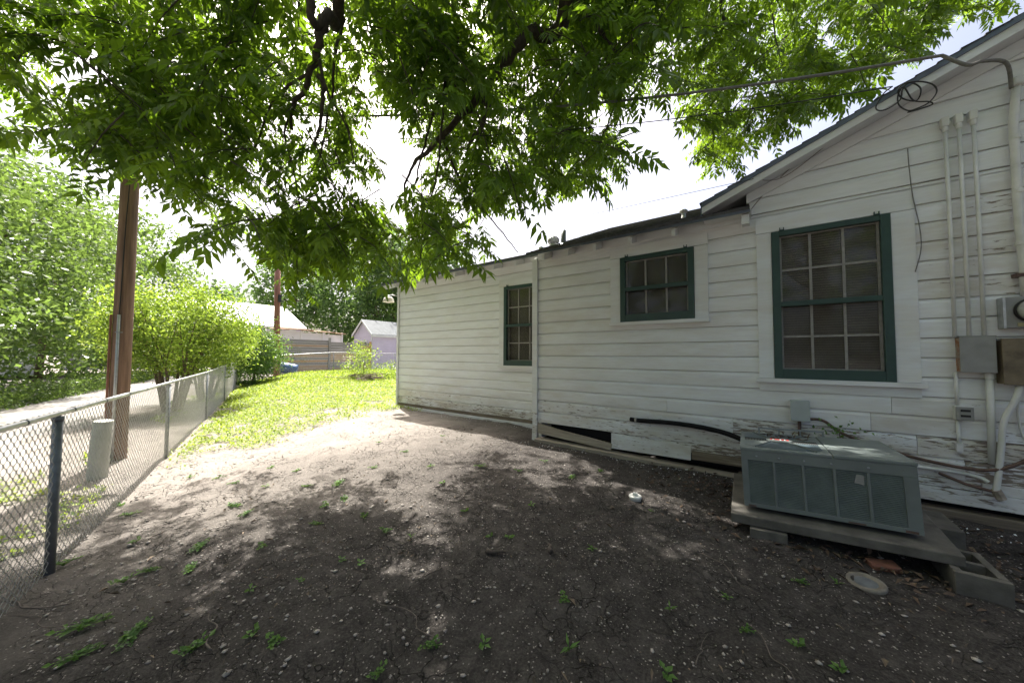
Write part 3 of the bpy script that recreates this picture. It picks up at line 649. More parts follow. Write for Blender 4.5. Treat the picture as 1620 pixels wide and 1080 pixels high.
wire('wall_wire', 'thin brown wire following the gable edge up to the cable coil', [atY(1190, 283, 4.39), atY(1240, 280, 4.60), atY(1330, 213, 4.56), atY(1447, 138, 4.42)], .003, 'rustpipe')
wire('wall_wire', 'loose grey wire hanging down the siding beside the wide window', [atY(1436, 235, WB-.058), atY(1438, 262, WB-.058), atY(1444, 310, WB-.058), atY(1455, 360, WB-.058), atY(1457, 395, WB-.06), atY(1448, 430, WB-.058)], .004, 'cable')
wire('wall_wire', 'thin painted wire running under the eave over the small window', [atY(852, 416, WB-.035), atY(900, 405, WB-.05), atY(935, 408, WB-.05), atY(975, 396, WB-.035), atY(1060, 375, WB-.035), atY(1160, 352, WB-.035), atY(1186, 340, WB-.035)], .004, 'trim')

# ================================================================== AIR CONDITIONER on its pad
AW, AD, AH = .985, .80, .462
acr = thing('air_conditioner', 'boxy grey green air conditioner with five louvred panels', 'air conditioner', (-.116, 3.435, .279), rot=(R(-1.2), R(-2.4), R(1.4)))
b = MB(); b.box(.006, AW-.006, .035, AD, 0, AH-.012); b.build('cabinet', 'ac', acr, bevel=.004)
gx = [.045+.1775*i for i in range(6)]; gz0, gz1 = .035, .37
fr = MB(); fr.box(0, AW, 0, .034, gz1, AH-.012); fr.box(0, AW, 0, .034, 0, gz0)
fr.box(0, gx[0], 0, .034, gz0, gz1); fr.box(gx[5]-.018, AW, 0, .034, gz0, gz1)
for i in range(1, 5): fr.box(gx[i]-.018, gx[i], 0, .034, gz0, gz1)
fr.build('front_panel', 'ac', acr, bevel=.003)
for i in range(5):
    lv = MB(); x0, x1 = gx[i], gx[i+1]-.018
    for j in range(27):
        z = gz0+.004+j*.0123; lv.hexa([(x0, .004, z), (x1, .004, z), (x1, .024, z+.006), (x0, .024, z+.006), (x0, .003, z+.0032), (x1, .003, z+.0032), (x1, .020, z+.0075), (x0, .020, z+.0075)])
    pn = lv.build('louver_panel', 'slat', acr)
    MB().box(x0+.0005, x1-.0005, .026, .033, gz0+.0005, gz1-.0005).build('coil_backing', 'black', pn)
MB().add([(.50+.17, .001, .29), (.72, .001, .28), (.725, .001, .345), (.685, .001, .352)], [(0, 1, 2, 3)]).build('torn_sticker', 'boxgrey', acr)
for x in (.105, .25, .40, .555, .75): MB().lathe((x, 0, .405), [(.009, -.002), (.008, .004), (.003, .006)], 10, 'Y').build('screw', 'galv_dull', acr)
xt = .565
MB().box(-.004, xt, -.006, AD+.004, AH-.012, AH+.008).build('fan_deck', 'ac_top', acr, bevel=.003)
MB().box(xt+.006, AW+.004, -.006, AD+.004, AH-.012, AH+.011).build('lid', 'ac_top', acr, bevel=.004)
zt = AH+.0085; cx, cy = .28, .40
def top(nm, poly, mat, h=.003, z=zt):
    n = len(poly); m = MB(); m.v = [(x, y, z) for x, y in poly]+[(x, y, z+h) for x, y in poly]
    m.f = [tuple(range(n, 2*n))]+[(i, (i+1) % n, n+(i+1) % n, n+i) for i in range(n)]; return m.build(nm, mat, acr)
top('fan_panel', [(.12, .06), (.47, .06), (.34, .33), (.22, .33)], 'ac_blue'); top('fan_panel', [(.12, .74), (.22, .47), (.34, .47), (.47, .74)], 'ac_blue')
top('fan_panel', [(.03, .14), (.09, .07), (.20, .33), (.03, .35)], 'ac_top'); top('fan_panel', [(.53, .14), (.49, .08), (.37, .32), (.53, .34)], 'ac_blue')
top('fan_panel', [(.03, .66), (.03, .46), (.19, .46), (.10, .73)], 'ac_blue')
for (p, q) in (((.105, .05), (.22, .34)), ((.485, .05), (.34, .34)), ((.105, .75), (.22, .46)), ((.485, .75), (.34, .46))):
    MB().tube([(p[0], p[1], zt+.005), (q[0], q[1], zt+.007)], .006, 6).build('rib', 'ac', acr)
for xa, xb in ((.03, .19), (.37, .535)):
    s = MB(); n = 14
    for i in range(n):
        x = xa+(xb-xa)*i/n; f_ = abs((x-cx)/.26); hh = .02+.05*f_
        s.box(x, x+.007, .40-hh, .40-.004, zt+.001, zt+.004).box(x, x+.007, .40+.004, .40+hh, zt+.001, zt+.004)
    s.build('vent_slots', 'black', acr)
MB().lathe((cx, cy, zt), [(.095, 0), (.092, .012), (.08, .014)], 24).build('badge', 'ac', acr, True)
for i, (dx, wd, mt_) in enumerate(((-.062, .012, 'red'), (-.046, .006, 'white'), (-.030, .018, 'red'), (-.008, .008, 'red'), (.004, .010, 'white'), (.018, .012, 'red'), (.036, .006, 'white'), (.050, .016, 'red'))):
    MB().box(cx+dx, cx+dx+wd, cy-.028-.006*(i % 2), cy+.024, zt+.0145, zt+.016).build('badge_mark', mt_, acr)
MB().box(.14, .155, AD+.01, AD+.02, AH-.05, AH+.06).box(.155, .62, AD+.012, AD+.018, AH+.045, AH+.06).box(.62, .635, AD+.01, AD+.02, AH-.05, AH+.06).box(.30, .31, AD+.011, AD+.019, AH-.05, AH+.045).box(.46, .47, AD+.011, AD+.019, AH-.05, AH+.045).build('rear_guard', 'galv_dull', acr)
# pad and blocks
pad = MB().hexa([(-.205, 3.32, .165), (1.0, 3.34, .222), (1.04, 4.36, .225), (-.235, 4.36, .185), (-.205, 3.32, .238), (1.0, 3.34, .288), (1.04, 4.36, .30), (-.235, 4.36, .268)]).build('equipment_pad', 'padc', None, bevel=.008)
tag(pad, 'thin dark concrete slab tilted under the air conditioner', 'concrete pad')
zb = g(.03, 3.3); t = MB().hexa([(-.08, 3.29, zb-.03), (.15, 3.30, zb-.03), (.15, 3.5, zb-.03), (-.08, 3.5, zb-.03), (-.08, 3.29, .164), (.15, 3.30, .174), (.15, 3.5, .175), (-.08, 3.5, .165)]).build('concrete_block', 'padc', None, bevel=.006)
tag(t, 'small flat concrete block under the low end of the pad', 'concrete block', 'blocks under the pad')
zb = g(1.05, 3.4); cb = thing('concrete_block', 'hollow concrete block jutting out under the high corner of the pad', 'concrete block', (.93, 3.26, zb-.05), 'blocks under the pad')
h = .222-zb+.05-.002
MB().box(0, .215, 0, .04, 0, h).build('face_shell', 'padc', cb, bevel=.004); MB().box(0, .04, .0405, .39, 0, h).build('side_shell', 'padc', cb, bevel=.004)
MB().box(.175, .215, .0405, .39, 0, h).build('side_shell', 'padc', cb, bevel=.004); MB().box(.0405, .1745, .18, .215, 0, h-.003).build('web', 'padc', cb); MB().box(.0405, .1745, .352, .39, 0, h-.002).build('face_shell', 'padc', cb)
t = MB().hexa([(.98, 4.0, g(1.1, 4.1)-.04), (1.2, 4.0, g(1.1, 4.1)-.04), (1.2, 4.4, g(1.1, 4.1)-.04), (.98, 4.4, g(1.1, 4.1)-.04), (.98, 4.0, .218), (1.2, 4.0, .222), (1.2, 4.4, .224), (.98, 4.4, .22)]).build('concrete_block', 'padc', None, bevel=.006)
tag(t, 'grey concrete block behind the pad next to the house wall', 'concrete block', 'blocks under the pad')
for x, w_, h_ in ((.03, .05, .012), (.62, .09, .010), (.90, .06, .016)): MB().box(x, x+w_, -.0015, -.0005, .004, .004+h_).build('rust_patch', 'rustpipe', acr)
# ================================================================== small things on the ground
p = ground_at(1005, 790); cc = thing('cleanout_cap', 'white plastic cleanout cap standing in the soil by the wall', 'pipe cap', (p.x, p.y, p.z))
MB().lathe((0, 0, -.03), [(.052, 0), (.052, .045), (.058, .05), (.058, .068), (.05, .074)], 20).build('collar', 'pvc', cc, True); MB().box(-.02, .02, -.02, .02, .0445, .066).build('square_plug', 'pvc', cc, bevel=.004)
p = ground_at(1370, 922); dc = thing('utility_cover', 'round pale rimmed drain cover with dark centre in the dirt', 'drain cover', (p.x, p.y, p.z+.012), rot=(R(4), R(-3), 0))
MB().lathe((0, 0, -.04), [(.095, 0), (.095, .035), (.09, .042), (.072, .042), (.069, .034)], 28).build('rim', 'rim', dc, True); MB().lathe((0, 0, -.03), [(.068, 0), (.068, .022), (.05, .025), (.02, .026)], 24).build('lid', 'post', dc, True)
p = ground_at(1397, 897); t = MB().box(-.075, .075, -.045, .045, -.03, .032).build('brick', 'brickm', None, bevel=.007); t.location = p; t.rotation_euler = (R(6), R(-4), R(18)); tag(t, 'loose red brick half sunk in dirt near the pad', 'brick')
for i, (px, py, L, a, r, lab) in enumerate([(785, 878, .16, .5, .016, 'short thick broken stick lying in the middle of the bare soil'), (870, 872, .10, 2.2, .02, 'dark chunk of bark beside the short stick'), (640, 975, .5, .05, .004, 'long thin twig curving across the shaded soil'),
        (1150, 905, .42, -.7, .004, 'thin pale twig lying toward the drain cover'), (830, 770, .14, 1.2, .003, 'small curled twig near the house sill'), (1220, 1035, .3, -1.0, .003, 'bent twig in the dark soil below the drain cover'), (40, 960, .5, -2.6, .004, 'long twig lying by the first fence post'),
        (60, 985, .4, -2.8, .003, 'second twig lying by the first fence post'), (335, 1000, .30, 2.9, .005, 'twig next to the broad weed clumps'), (690, 905, .16, 1.3, .003, 'tiny pale twig on the cracked soil'), (1110, 1030, .2, 1.5, .0025, 'straight twig pointing at the house wall'), (245, 850, .12, -1.0, .006, 'short twig near the edge of the tree shade')]):
    p = ground_at(px, py); P_ = []
    for j in range(6):
        q = (j/5-.5)*L; x = p.x+q*math.cos(a)+.04*L*math.sin(j*2.1+i); y = p.y+q*math.sin(a)+.07*L*math.cos(j*1.7+i); P_.append((x, y, g(x, y)+r*.8+.012))
    tag(MB().tube(curve_pts(P_, 3), [r*(1-.5*k/15) for k in range(16)], 6).build('twig' if i != 1 else 'bark_chunk', 'twig' if i > 1 else 'bark', None, True), lab, 'twig' if i != 1 else 'bark', 'twigs on the soil')
# pebbles (nobody could count them)
N = 15000; px = rng.uniform(-7.0, 2.2, N); py = rng.uniform(.0, 4.6, N); keep = rng.random(N) < .40+.60*np.exp(-((px+3.6)**2+(py-.6)**2)/3.0)
px, py = px[keep], py[keep]; N = len(px); s = rng.gamma(1.6, .0030, N)+.0028; s = np.minimum(s, .024)
ico = np.array([(0, 0, 1), (.9, 0, .3), (.28, .86, .25), (-.73, .53, .3), (-.73, -.53, .2), (.28, -.86, .3), (0, 0, -.6)]); fi = np.array([(0, 1, 2), (0, 2, 3), (0, 3, 4), (0, 4, 5), (0, 5, 1), (6, 2, 1), (6, 3, 2), (6, 4, 3), (6, 5, 4), (6, 1, 5)])
an = rng.uniform(0, 6.28, N); st = rng.uniform(.55, 1.0, N); hh = rng.uniform(.35, .7, N); J = ico[None]*(1+rng.normal(0, .13, (N, 7, 1)))
lx = J[..., 0]*s[:, None]; ly = J[..., 1]*(s*st)[:, None]; V = np.stack([px[:, None]+lx*np.cos(an)[:, None]-ly*np.sin(an)[:, None], py[:, None]+lx*np.sin(an)[:, None]+ly*np.cos(an)[:, None], (gz(px, py)+.004)[:, None]+J[..., 2]*(s*hh)[:, None]], -1)
pb = npmesh('pebbles', V.reshape(-1, 3), (fi[None]+7*np.arange(N)[:, None, None]).reshape(-1, 3), 'pebble', None, 'stuff'); tag(pb, 'scattered pale pebbles lying on the bare soil', 'pebbles')

# ---------------------------------------------------------------- leaf cards in numpy
def frames(D, U):
    """orthonormal leaf axes: D direction, U approx normal"""
    D = D/np.linalg.norm(D, axis=1, keepdims=True); S = np.cross(D, U); S /= np.linalg.norm(S, axis=1, keepdims=True)+1e-9; return D, S, np.cross(S, D)
def leaves(P, D, U, L, W, fold=.18):
    """pointed folded leaf, 5 verts / 4 tris: base, left, middle, right, tip"""
    D, S, Nn = frames(D, U); L = np.asarray(L)[:, None]; W = np.asarray(W)[:, None]; z = np.zeros_like(L)
    mid = P+D*L*.42-Nn*W*fold
    V = np.stack([P, P+D*L*.40+S*W*.5+Nn*W*fold, mid, P+D*L*.40-S*W*.5+Nn*W*fold, P+D*L-Nn*L*.10], 1)
    f = np.array([(0, 1, 2), (0, 2, 3), (1, 4, 2), (2, 4, 3)]); n = len(P)
    return V.reshape(-1, 3), (f[None]+5*np.arange(n)[:, None, None]).reshape(-1, 3)
def diamonds(P, D, U, L, W):
    D, S, Nn = frames(D, U); L = np.asarray(L)[:, None]; W = np.asarray(W)[:, None]
    V = np.stack([P, P+D*L*.45+S*W*.5, P+D*L-Nn*L*.08, P+D*L*.45-S*W*.5], 1)
    return V.reshape(-1, 3), np.arange(4*len(P)).reshape(-1, 4)
def unit(n):
    v = rng.normal(size=(n, 3)); return v/np.linalg.norm(v, axis=1, keepdims=True)
def clumped_crown(nclump, nleaf, inside, L, csize, updir=.5, fn=None):
    """leaf positions gathered in clumps; inside() gives n clump centres"""
    C = inside(nclump); k = rng.integers(0, nclump, nleaf); P = C[k]+rng.normal(size=(nleaf, 3))*np.array([csize, csize, csize*.6])
    D = unit(nleaf)+np.array([0, 0, -.25]); U = unit(nleaf)*.8+np.array([0, 0, updir]); l = L*rng.uniform(.65, 1.25, nleaf)
    return (fn or leaves)(P, D, U, l, l*rng.uniform(.42, .6, nleaf))
def shell(c, r, lo=.55, front=None):
    c = np.array(c); r = np.array(r)
    def f(n):
        d = unit(n)
        return c+d*r*(lo+(1-lo)*rng.random((n, 1))**.5)*(1+.16*np.sin(d[:, :1]*7+c[0])+.12*np.sin(d[:, 1:2]*9+c[1]))
    return f
def trunk_limbs(base, top, r, n, spread, mat='stem', parent=None, name='trunk'):
    b = MB(); base = Vector(base); top = Vector(top)
    b.tube(curve_pts([base, base.lerp(top, .35)+Vector((.1, .05, 0)), top], 5), [r*(1-.6*i/10) for i in range(11)], 8)
    for i in range(n):
        a = 2*math.pi*i/n+random.random(); t = random.uniform(.3, .85); s_ = base.lerp(top, t); e = s_+Vector((math.cos(a)*spread, math.sin(a)*spread, random.uniform(.3, .9)*spread))
        b.tube(curve_pts([s_, s_.lerp(e, .5)+Vector((0, 0, -.1*spread)), e], 4), [r*.45*(1-.75*k/8) for k in range(9)], 6)
    return b.build(name, mat, parent, True)
def tree(name, label, base, h, rad, mat, nleaf, L, cz=None, nclump=None, cat='tree', group=None, tr=.12, zlo=.0, spread=None):
    z0 = g(base[0], base[1]); t = thing(name, label, cat, (base[0], base[1], z0), group)
    c = (0, 0, (zlo+h)/2); r = (rad[0], rad[1], (h-zlo)/2)
    trunk_limbs((0, 0, -.1), (.2, .1, h*.7), tr, 7, spread or rad[0]*.7, parent=t)
    V, F = clumped_crown(nclump or nleaf//60, nleaf, shell(c, r), L, .11*(rad[0]+rad[1])/2+.12, fn=diamonds)
    V[:, 2] = np.maximum(V[:, 2], .02+.2*rng.random(len(V)))
    cr = npmesh('crown', V, F, mat, t); cr['kind'] = 'stuff'; return t

# ================================================================== LAWN and ground cover (uncountable)
def lawn_mask(x, y):
    edge = -6.75-.30*np.sin(y*1.9)-.22*np.sin(y*4.3+1)-.35*np.exp(-((y-4.9)/.6)**2)+.25*np.exp(-((y-1.1)/.5)**2)
    off = x*.33+y*.945
    return (x < edge+rng.normal(0, .28, x.shape)+.9*vnoise(x, y, 1.6, 31)) & (vnoise(x, y, 2.7, 33)+.6*vnoise(x, y, 7, 34) > -.24-.035*np.maximum(0, -x-7.5)+.5*np.exp((x+6.9)*1.1)*0) & (off > -1.12+rng.normal(0, .05, x.shape)) & ((y < 5.3) | (x < -7.8))
def lawn(name, label, n, xr, yr, mask, L, kind='stuff'):
    x = rng.uniform(*xr, n); y = rng.uniform(*yr, n); k = mask(x, y); x, y = x[k], y[k]; n = len(x)
    P = np.stack([x, y, gz(x, y)+rng.uniform(0, .05, n)*(.4+vnoise(x, y, 1.5, 9)+.5)], -1); D = unit(n)*np.array([1, 1, .6])+np.array([0, 0, .35]); U = unit(n)*.5+np.array([0, 0, 1.0])
    l = L*rng.uniform(.6, 1.4, n)*(1+.05*np.maximum(0, -x-7)); V, F = diamonds(P, D, U, l, l*.55)
    o = npmesh(name, V, F, 'lawn', None, 'stuff'); return tag(o, label, 'grass')
lawn('lawn_grass', 'bright sunlit green lawn between fence and house', 300000, (-20, -5.9), (.6, 13), lawn_mask, .040)
lawn('verge_grass', 'thin green grass patches along the alley verge', 60000, (-16, -2.5), (-2.4, 5),
     lambda x, y: (np.abs(x*.33+y*.945+2.0) < .55+vnoise(x, y, .9, 5)*.9) & (vnoise(x, y, 1.4, 6) > .02) & (vnoise(x, y, 5, 16) > -.12), .05)
# weeds: separate little plants on the bare soil
def weed_mesh(k, n, L, up, spread, wr, wild):
    r = np.random.default_rng(40+k); a = r.uniform(0, 6.28, n); rad = r.uniform(0, 1, n)**.6*spread*(.6+.4*np.cos(2*a+k))
    P = np.stack([np.cos(a)*rad, np.sin(a)*rad, r.uniform(.006, .025, n)], -1); d = a+r.normal(0, wild, n); D = np.stack([np.cos(d), np.sin(d), r.uniform(.0, up, n)], -1); l = L*r.uniform(.45, 1.2, n)
    V, F = leaves(P, D, np.tile([0, 0, 1.], (n, 1))+r.normal(0, .3, (n, 3)), l, l*wr*r.uniform(.8, 1.2, n), .12)
    st = MB()
    for i in range(n): st.tube([(0, 0, -.01), tuple(P[i]*np.array([.5, .5, .5])+[0, 0, .006]), tuple(P[i]+D[i]/np.linalg.norm(D[i])*l[i]*.3)], .0014, 3, False)
    b0 = len(V); me = bpy.data.meshes.new('weed'); me.from_pydata(V.tolist()+st.v, [], F.tolist()+[tuple(i+b0 for i in f) for f in st.f]); me.materials.append(MT['weed']); return me
WM = [weed_mesh(0, 14, .04, .7, .03, .6, .5), weed_mesh(1, 9, .05, .5, .03, .7, .6), weed_mesh(2, 34, .032, .8, .085, .75, 1.3), weed_mesh(3, 7, .075, 1.5, .01, .24, .2), weed_mesh(4, 60, .05, .5, .14, .62, .9)]
spots = [(315, 865, 4, 1.3), (130, 992, 4, 1.5), (205, 1010, 4, 1.3), (220, 995, 4, 1.0), (120, 1040, 4, 1.2), (310, 1025, 2, 1.4), (300, 900, 4, 1.0), (235, 903, 4, .9), (100, 893, 2, 1.4), (195, 920, 2, 1.2), (435, 1015, 2, 1.1), (400, 1005, 1, 1.2), (415, 865, 2, 1.0), (395, 935, 1, 1.0), (370, 800, 4, 1.2), (390, 812, 4, 1.0), (345, 757, 2, 1.2), (370, 765, 2, 1.0), (205, 815, 2, 1.2), (215, 858, 1, 1.2), (190, 800, 2, 1.0),
         (535, 765, 4, 1.4), (545, 790, 4, 1.2), (515, 800, 2, 1.2), (500, 830, 2, 1.0), (575, 818, 2, 1.1), (610, 840, 2, 1.0), (650, 850, 3, 1.0), (760, 738, 2, 1.3), (680, 738, 2, 1.0), (860, 730, 2, 1.0), (735, 810, 1, 1.0), (840, 800, 1, 1.1), (775, 850, 1, .9), (805, 852, 1, 1.0), (937, 870, 1, 1.0), (680, 1022, 2, 1.0), (765, 1022, 1, 1.1), (900, 1030, 3, 1.6), (893, 948, 2, .9), (1060, 965, 3, 1.1), (1055, 1070, 1, 1.2),
         (1325, 925, 3, 1.2), (1262, 1023, 1, 1.1), (1150, 946, 1, .8), (1180, 998, 2, .8), (1330, 1062, 1, 1.1), (1265, 921, 2, .8), (1030, 810, 3, .9), (570, 893, 1, 1.0), (540, 888, 1, 1.0), (600, 1065, 2, .9), (475, 920, 1, .8), (640, 715, 2, 1.0), (600, 700, 2, .9), (905, 755, 4, 1.0), (700, 690, 2, .8), (590, 740, 2, 1.0), (470, 745, 2, 1.0), (430, 740, 2, 1.0), (485, 770, 2, 1.0), (700, 765, 1, 1.0), (820, 745, 2, .9), (950, 745, 2, .8), (420, 770, 1, 1.0), (300, 755, 2, 1.0)]
WL = ['tiny rosette weed with about a dozen leaves on the soil', 'sparse broad leaved seedling on the cracked soil', 'bushy low weed with small leaves on the soil', 'few leaved upright weed on the soil', 'wide flat clump of broad weed leaves on the soil']
for (px_, py_, k, s_) in spots:
    p = ground_at(px_, py_); s_ = s_*(.72 if k == 4 else 1); o = newobj('weed', WM[k], None); o.location = (p.x, p.y, p.z+.002); o.scale = (s_*.66,)*3; o.rotation_euler = (0, 0, random.uniform(0, 6.28)); 
    zone = 'near the dark fence post' if (p.x < -2.6 and p.y < 1.2) else 'close to the house sill' if (p.y > 3.6 and p.x < -.4) else 'near the air conditioner pad' if (p.x > -.3 and p.y > 2.2) else 'by the edge of the lawn' if p.x < -4.6 else 'in the open shaded soil'
    tag(o, WL[k].replace('on the cracked soil', zone).replace('on the soil', zone), 'weed', 'weeds '+zone)
# dead leaves near the pad
N = 420; x = np.concatenate([rng.normal(-.5, .35, 130), rng.normal(.55, .6, 150), rng.normal(1.5, .4, 140)]); y = np.concatenate([rng.normal(4.15, .2, 130), rng.normal(3.3, .15, 150), rng.normal(4.0, .35, 140)]); y = np.minimum(y, 4.55)
V, F = leaves(np.stack([x, y, gz(x, y)+rng.uniform(.008, .03, N)], -1), unit(N)*np.array([1, 1, .25]), unit(N)*.5+np.array([0, 0, 1]), rng.uniform(.03, .09, N), rng.uniform(.012, .035, N), .3)
tag(npmesh('leaf_litter', V, F, 'dead', None, 'stuff'), 'brown fallen leaves scattered around the concrete pad', 'leaf litter')
N = 2600; x = rng.uniform(-4.6, 2.2, N); y = rng.uniform(.3, 4.5, N); k = vnoise(x, y, 1.1, 21)+.25*rng.random(N) > .05; x, y = x[k], y[k]; N = len(x); l = rng.gamma(2, .009, N)+.008
V, F = leaves(np.stack([x, y, gz(x, y)+rng.uniform(.006, .022, N)], -1), unit(N)*np.array([1, 1, .3]), unit(N)*.6+np.array([0, 0, 1]), l, l*rng.uniform(.12, .5, N), .3)
tag(npmesh('ground_debris', V, F, 'litter', None, 'stuff'), 'dry leaf scraps and twig bits littering the shaded soil', 'leaf litter')
N = 420; x = rng.uniform(-7.2, 1.6, N); y = np.where(x < -2.95, 5.3, 4.52)-np.abs(rng.normal(0, .16, N)); l = rng.uniform(.006, .022, N)
V, F = leaves(np.stack([x, y, gz(x, y)+rng.uniform(.012, .024, N)], -1), unit(N)*np.array([1, 1, .3]), unit(N)*.6+np.array([0, 0, 1]), l, l*rng.uniform(.4, .8, N), .25)
tag(npmesh('paint_chips', V, F, 'trim', None, 'stuff'), 'fallen white paint chips along the foot of the wall', 'paint chips')
# leaves on top of the air conditioner
V, F = leaves(np.stack([rng.uniform(.05, .35, 26), rng.normal(3.98, .05, 26), np.full(26, .765)+rng.uniform(0, .02, 26)], -1), unit(26)*np.array([1, 1, .2]), unit(26)*.5+np.array([0, 0, 1]), rng.uniform(.04, .08, 26), rng.uniform(.012, .02, 26), .3)
tag(npmesh('fallen_leaves', V, F, 'dead', None, 'stuff'), 'brown leaves lying on the air conditioner fan deck', 'leaf litter')
V, F = leaves(np.array([[.62, 4.55, .80]])+rng.normal(size=(34, 3))*np.array([.10, .03, .045]), unit(34), unit(34)+np.array([0, -1, .6]), rng.uniform(.025, .045, 34), rng.uniform(.018, .03, 34))
vt = thing('vine_sprig', 'small green vine sprig behind the air conditioner', 'plant', (0, 0, 0)); npmesh('foliage', V, F, 'weed', vt); MB().tube(curve_pts([(.66, 4.6, .15), (.64, 4.58, .5), (.62, 4.56, .8)], 3), .004, 5).build('stem', 'stem', vt)

# ================================================================== CHAIN-LINK FENCES
def chainlink(label, P0, dirv, stations, h, topz=None, mat_post='galv_dull', first='post', s_end=None, wire_r=.0021, pitch=.031, group=None):
    """posts at stations (metres along), top rail and woven wire fabric"""
    P0 = Vector(P0); dirv = Vector(dirv).normalized(); nrm = Vector((-dirv.y, dirv.x, 0))
    def base(s): p = P0+dirv*s; p.z = g(p.x, p.y); return p
    t = thing('chain_link_fence', label, 'fence', base(stations[0]))
    inv = t.location.copy()
    def L_(p): return p-inv
    tops = [base(s).z+h for s in stations]
    def tz(s): return float(np.interp(s, stations, tops))
    for i, s in enumerate(stations):
        b = base(s); r = .022 if i else .026
        if i == 0 and first == 'none': continue
        MB().tube([L_(b-Vector((0, 0, .05))), L_(Vector((b.x, b.y, tz(s)-.03)))], r, 12).build('post', mat_post if i else 'post', t, True)
        MB().tube([L_(Vector((b.x, b.y, tz(s)-.05))), L_(Vector((b.x, b.y, tz(s)-.02)))], r+.004, 12).build('post_cap', 'post' if i == 0 else 'galv_dull', t, True)
    s0, s1 = stations[0]-(s_end or 0), stations[-1]
    rail = [L_(Vector((*(base(s)).xy, tz(s)))) for s in np.linspace(s0, s1, 24)]
    MB().tube(rail, .0185, 10).build('top_rail', 'galv', t, True)
    tie = MB()
    for s in np.arange(s0, s1, .6):
        if s > stations[0]+9: break
        c = L_(Vector((*(base(s)).xy, tz(s)))); tie.tube([c-dirv*.004+nrm*.0, c+dirv*.004], .0225, 8)
    if tie.v: tie.build('tie_wires', 'post', t)['kind'] = 'stuff'
    # fabric
    n = int((s1-s0)/pitch); m = int((h+.02)/(pitch*1.05)); jj = np.arange(m+1)
    si = s0+pitch*(np.arange(n)[:, None]+.5)+np.where(((jj[None]+np.arange(n)[:, None]) % 2) == 0, -.5, .5)*pitch*1.04
    hp = (P0.x+dirv.x*si, P0.y+dirv.y*si); gzz = gz(*hp); zt_ = np.interp(si, stations, tops); zz = gzz-.0+.01+(zt_+.022-gzz-.01)*(jj/m)[None]
    bul = .012*np.sin(si*1.3)*np.sin(jj[None]/m*3.1)+(np.where(((jj[None]+np.arange(n)[:, None]) % 2) == 0, .003, -.003))
    C = np.stack([hp[0]+nrm.x*bul, hp[1]+nrm.y*bul, zz], -1)-np.array(inv)
    A = C[:, :-1].reshape(-1, 3); B = C[:, 1:].reshape(-1, 3); d = B-A; d /= np.linalg.norm(d, axis=1, keepdims=True); u = np.cross(d, np.array(nrm)); u /= np.linalg.norm(u, axis=1, keepdims=True); v = np.cross(d, u); V = []
    for Q in (A, B):
        for q in range(3): tt = 2*math.pi*q/3; V.append(Q+(u*math.cos(tt)+v*math.sin(tt))*wire_r)
    V = np.stack(V, 1); k = len(A); ff = np.array([(0, 1, 4, 3), (1, 2, 5, 4), (2, 0, 3, 5)])
    fo = npmesh('wire_mesh', V.reshape(-1, 3), (ff[None]+6*np.arange(k)[:, None, None]).reshape(-1, 4), 'wire', t, 'stuff')
    return t
p1 = ground_at(78, 905)
chainlink('galvanised chain-link fence running beside the alley from the dark post', (p1.x, p1.y, 0), FD, [0, 3.1, 6.6, 10.1, 13.2, 16.2], 1.08, s_end=2.2)
fc = Vector((p1.x, p1.y, 0))+FD*16.4
chainlink('far chain-link fence closing off the lawn before the plank fence', (fc.x, fc.y, 0), (0.03, 1, 0), [0, 1.6, 4.2, 8.1, 11.6], 1.08, wire_r=.0032, pitch=.042, mat_post='galv_dull')
# ================================================================== UTILITY POLES, bollard
up = thing('utility_pole', 'thick brown wooden utility pole standing beyond the chain-link fence', 'utility pole', POLE, 'wooden utility poles')
MB().tube([(0, 0, -.2), (0, 0, 2), (.005, 0, 5), (.01, 0, 9)], [.104, .100, .094, .085], 24).build('shaft', 'pole', up, True)
MB().tube([(.092, -.052, -.1), (.092, -.052, 1.2), (.089, -.050, 2.05)], .018, 10).build('riser_pipe', 'galv', up, True)
MB().tube([(.07, -.075, 1.80), (.112, -.058, 1.80), (.10, -.01, 1.80)], .008, 6).build('strap', 'galv_dull', up)
MB().tube(curve_pts([(.09, -.05, 2.0), (.096, -.04, 2.6), (.094, -.03, 3.3), (.094, -.01, 4.2), (.09, .0, 6.3)], 5), .006, 6).build('cable', 'blackcable', up, True)
MB().box(-.03, .03, -.128, -.105, -.1, 2.05).build('cable_guard', 'pole2', up)
MB().box(-.06, .06, -1.1, 1.1, 8.0, 8.12).build('crossarm', 'pole', up)
for y in (-.95, -.4, .4, .95): MB().lathe((0, y, 8.12), [(.02, 0), (.045, .05), (.03, .1), (.045, .13), (.01, .16)], 10).build('insulator', 'galv_dull', up)
bo = ground_at(153, 757); bl = MB().tube([(0, 0, -.1), (.01, .01, .3), (.05, .025, .69)], [.088, .086, .084], 24).build('concrete_bollard', 'bollard', None, True, .008); bl.location = bo; tag(bl, 'stout pale concrete bollard leaning at the foot of the pole', 'bollard')
b2 = at(438, 575, 18); b2.z = g(b2.x, b2.y); u2 = thing('utility_pole', 'slender reddish utility pole in front of the plank fence', 'utility pole', b2, 'wooden utility poles')
MB().tube([(0, 0, -.2), (-.05, -.12, 7.6)], [.155, .12], 14).build('shaft', 'pole2', u2, True); MB().box(.10, .2, -.08, .05, 3.9, 4.3).build('cable_bracket', 'blackcable', u2)
for i, (dy, dz) in enumerate(((-.95, 8.28), (-.4, 8.28), (.4, 8.28), (.95, 8.28))):
    a = POLE+Vector((0, dy, dz)); c = b2+Vector((-.05, -.12+dy*.05, 7.5-.1*i)); tag(MB().tube(sag(a, c, .35), .006, 5).build('power_line', 'blackcable', None), 'thin black power line strung between the two utility poles', 'wire', 'power lines')
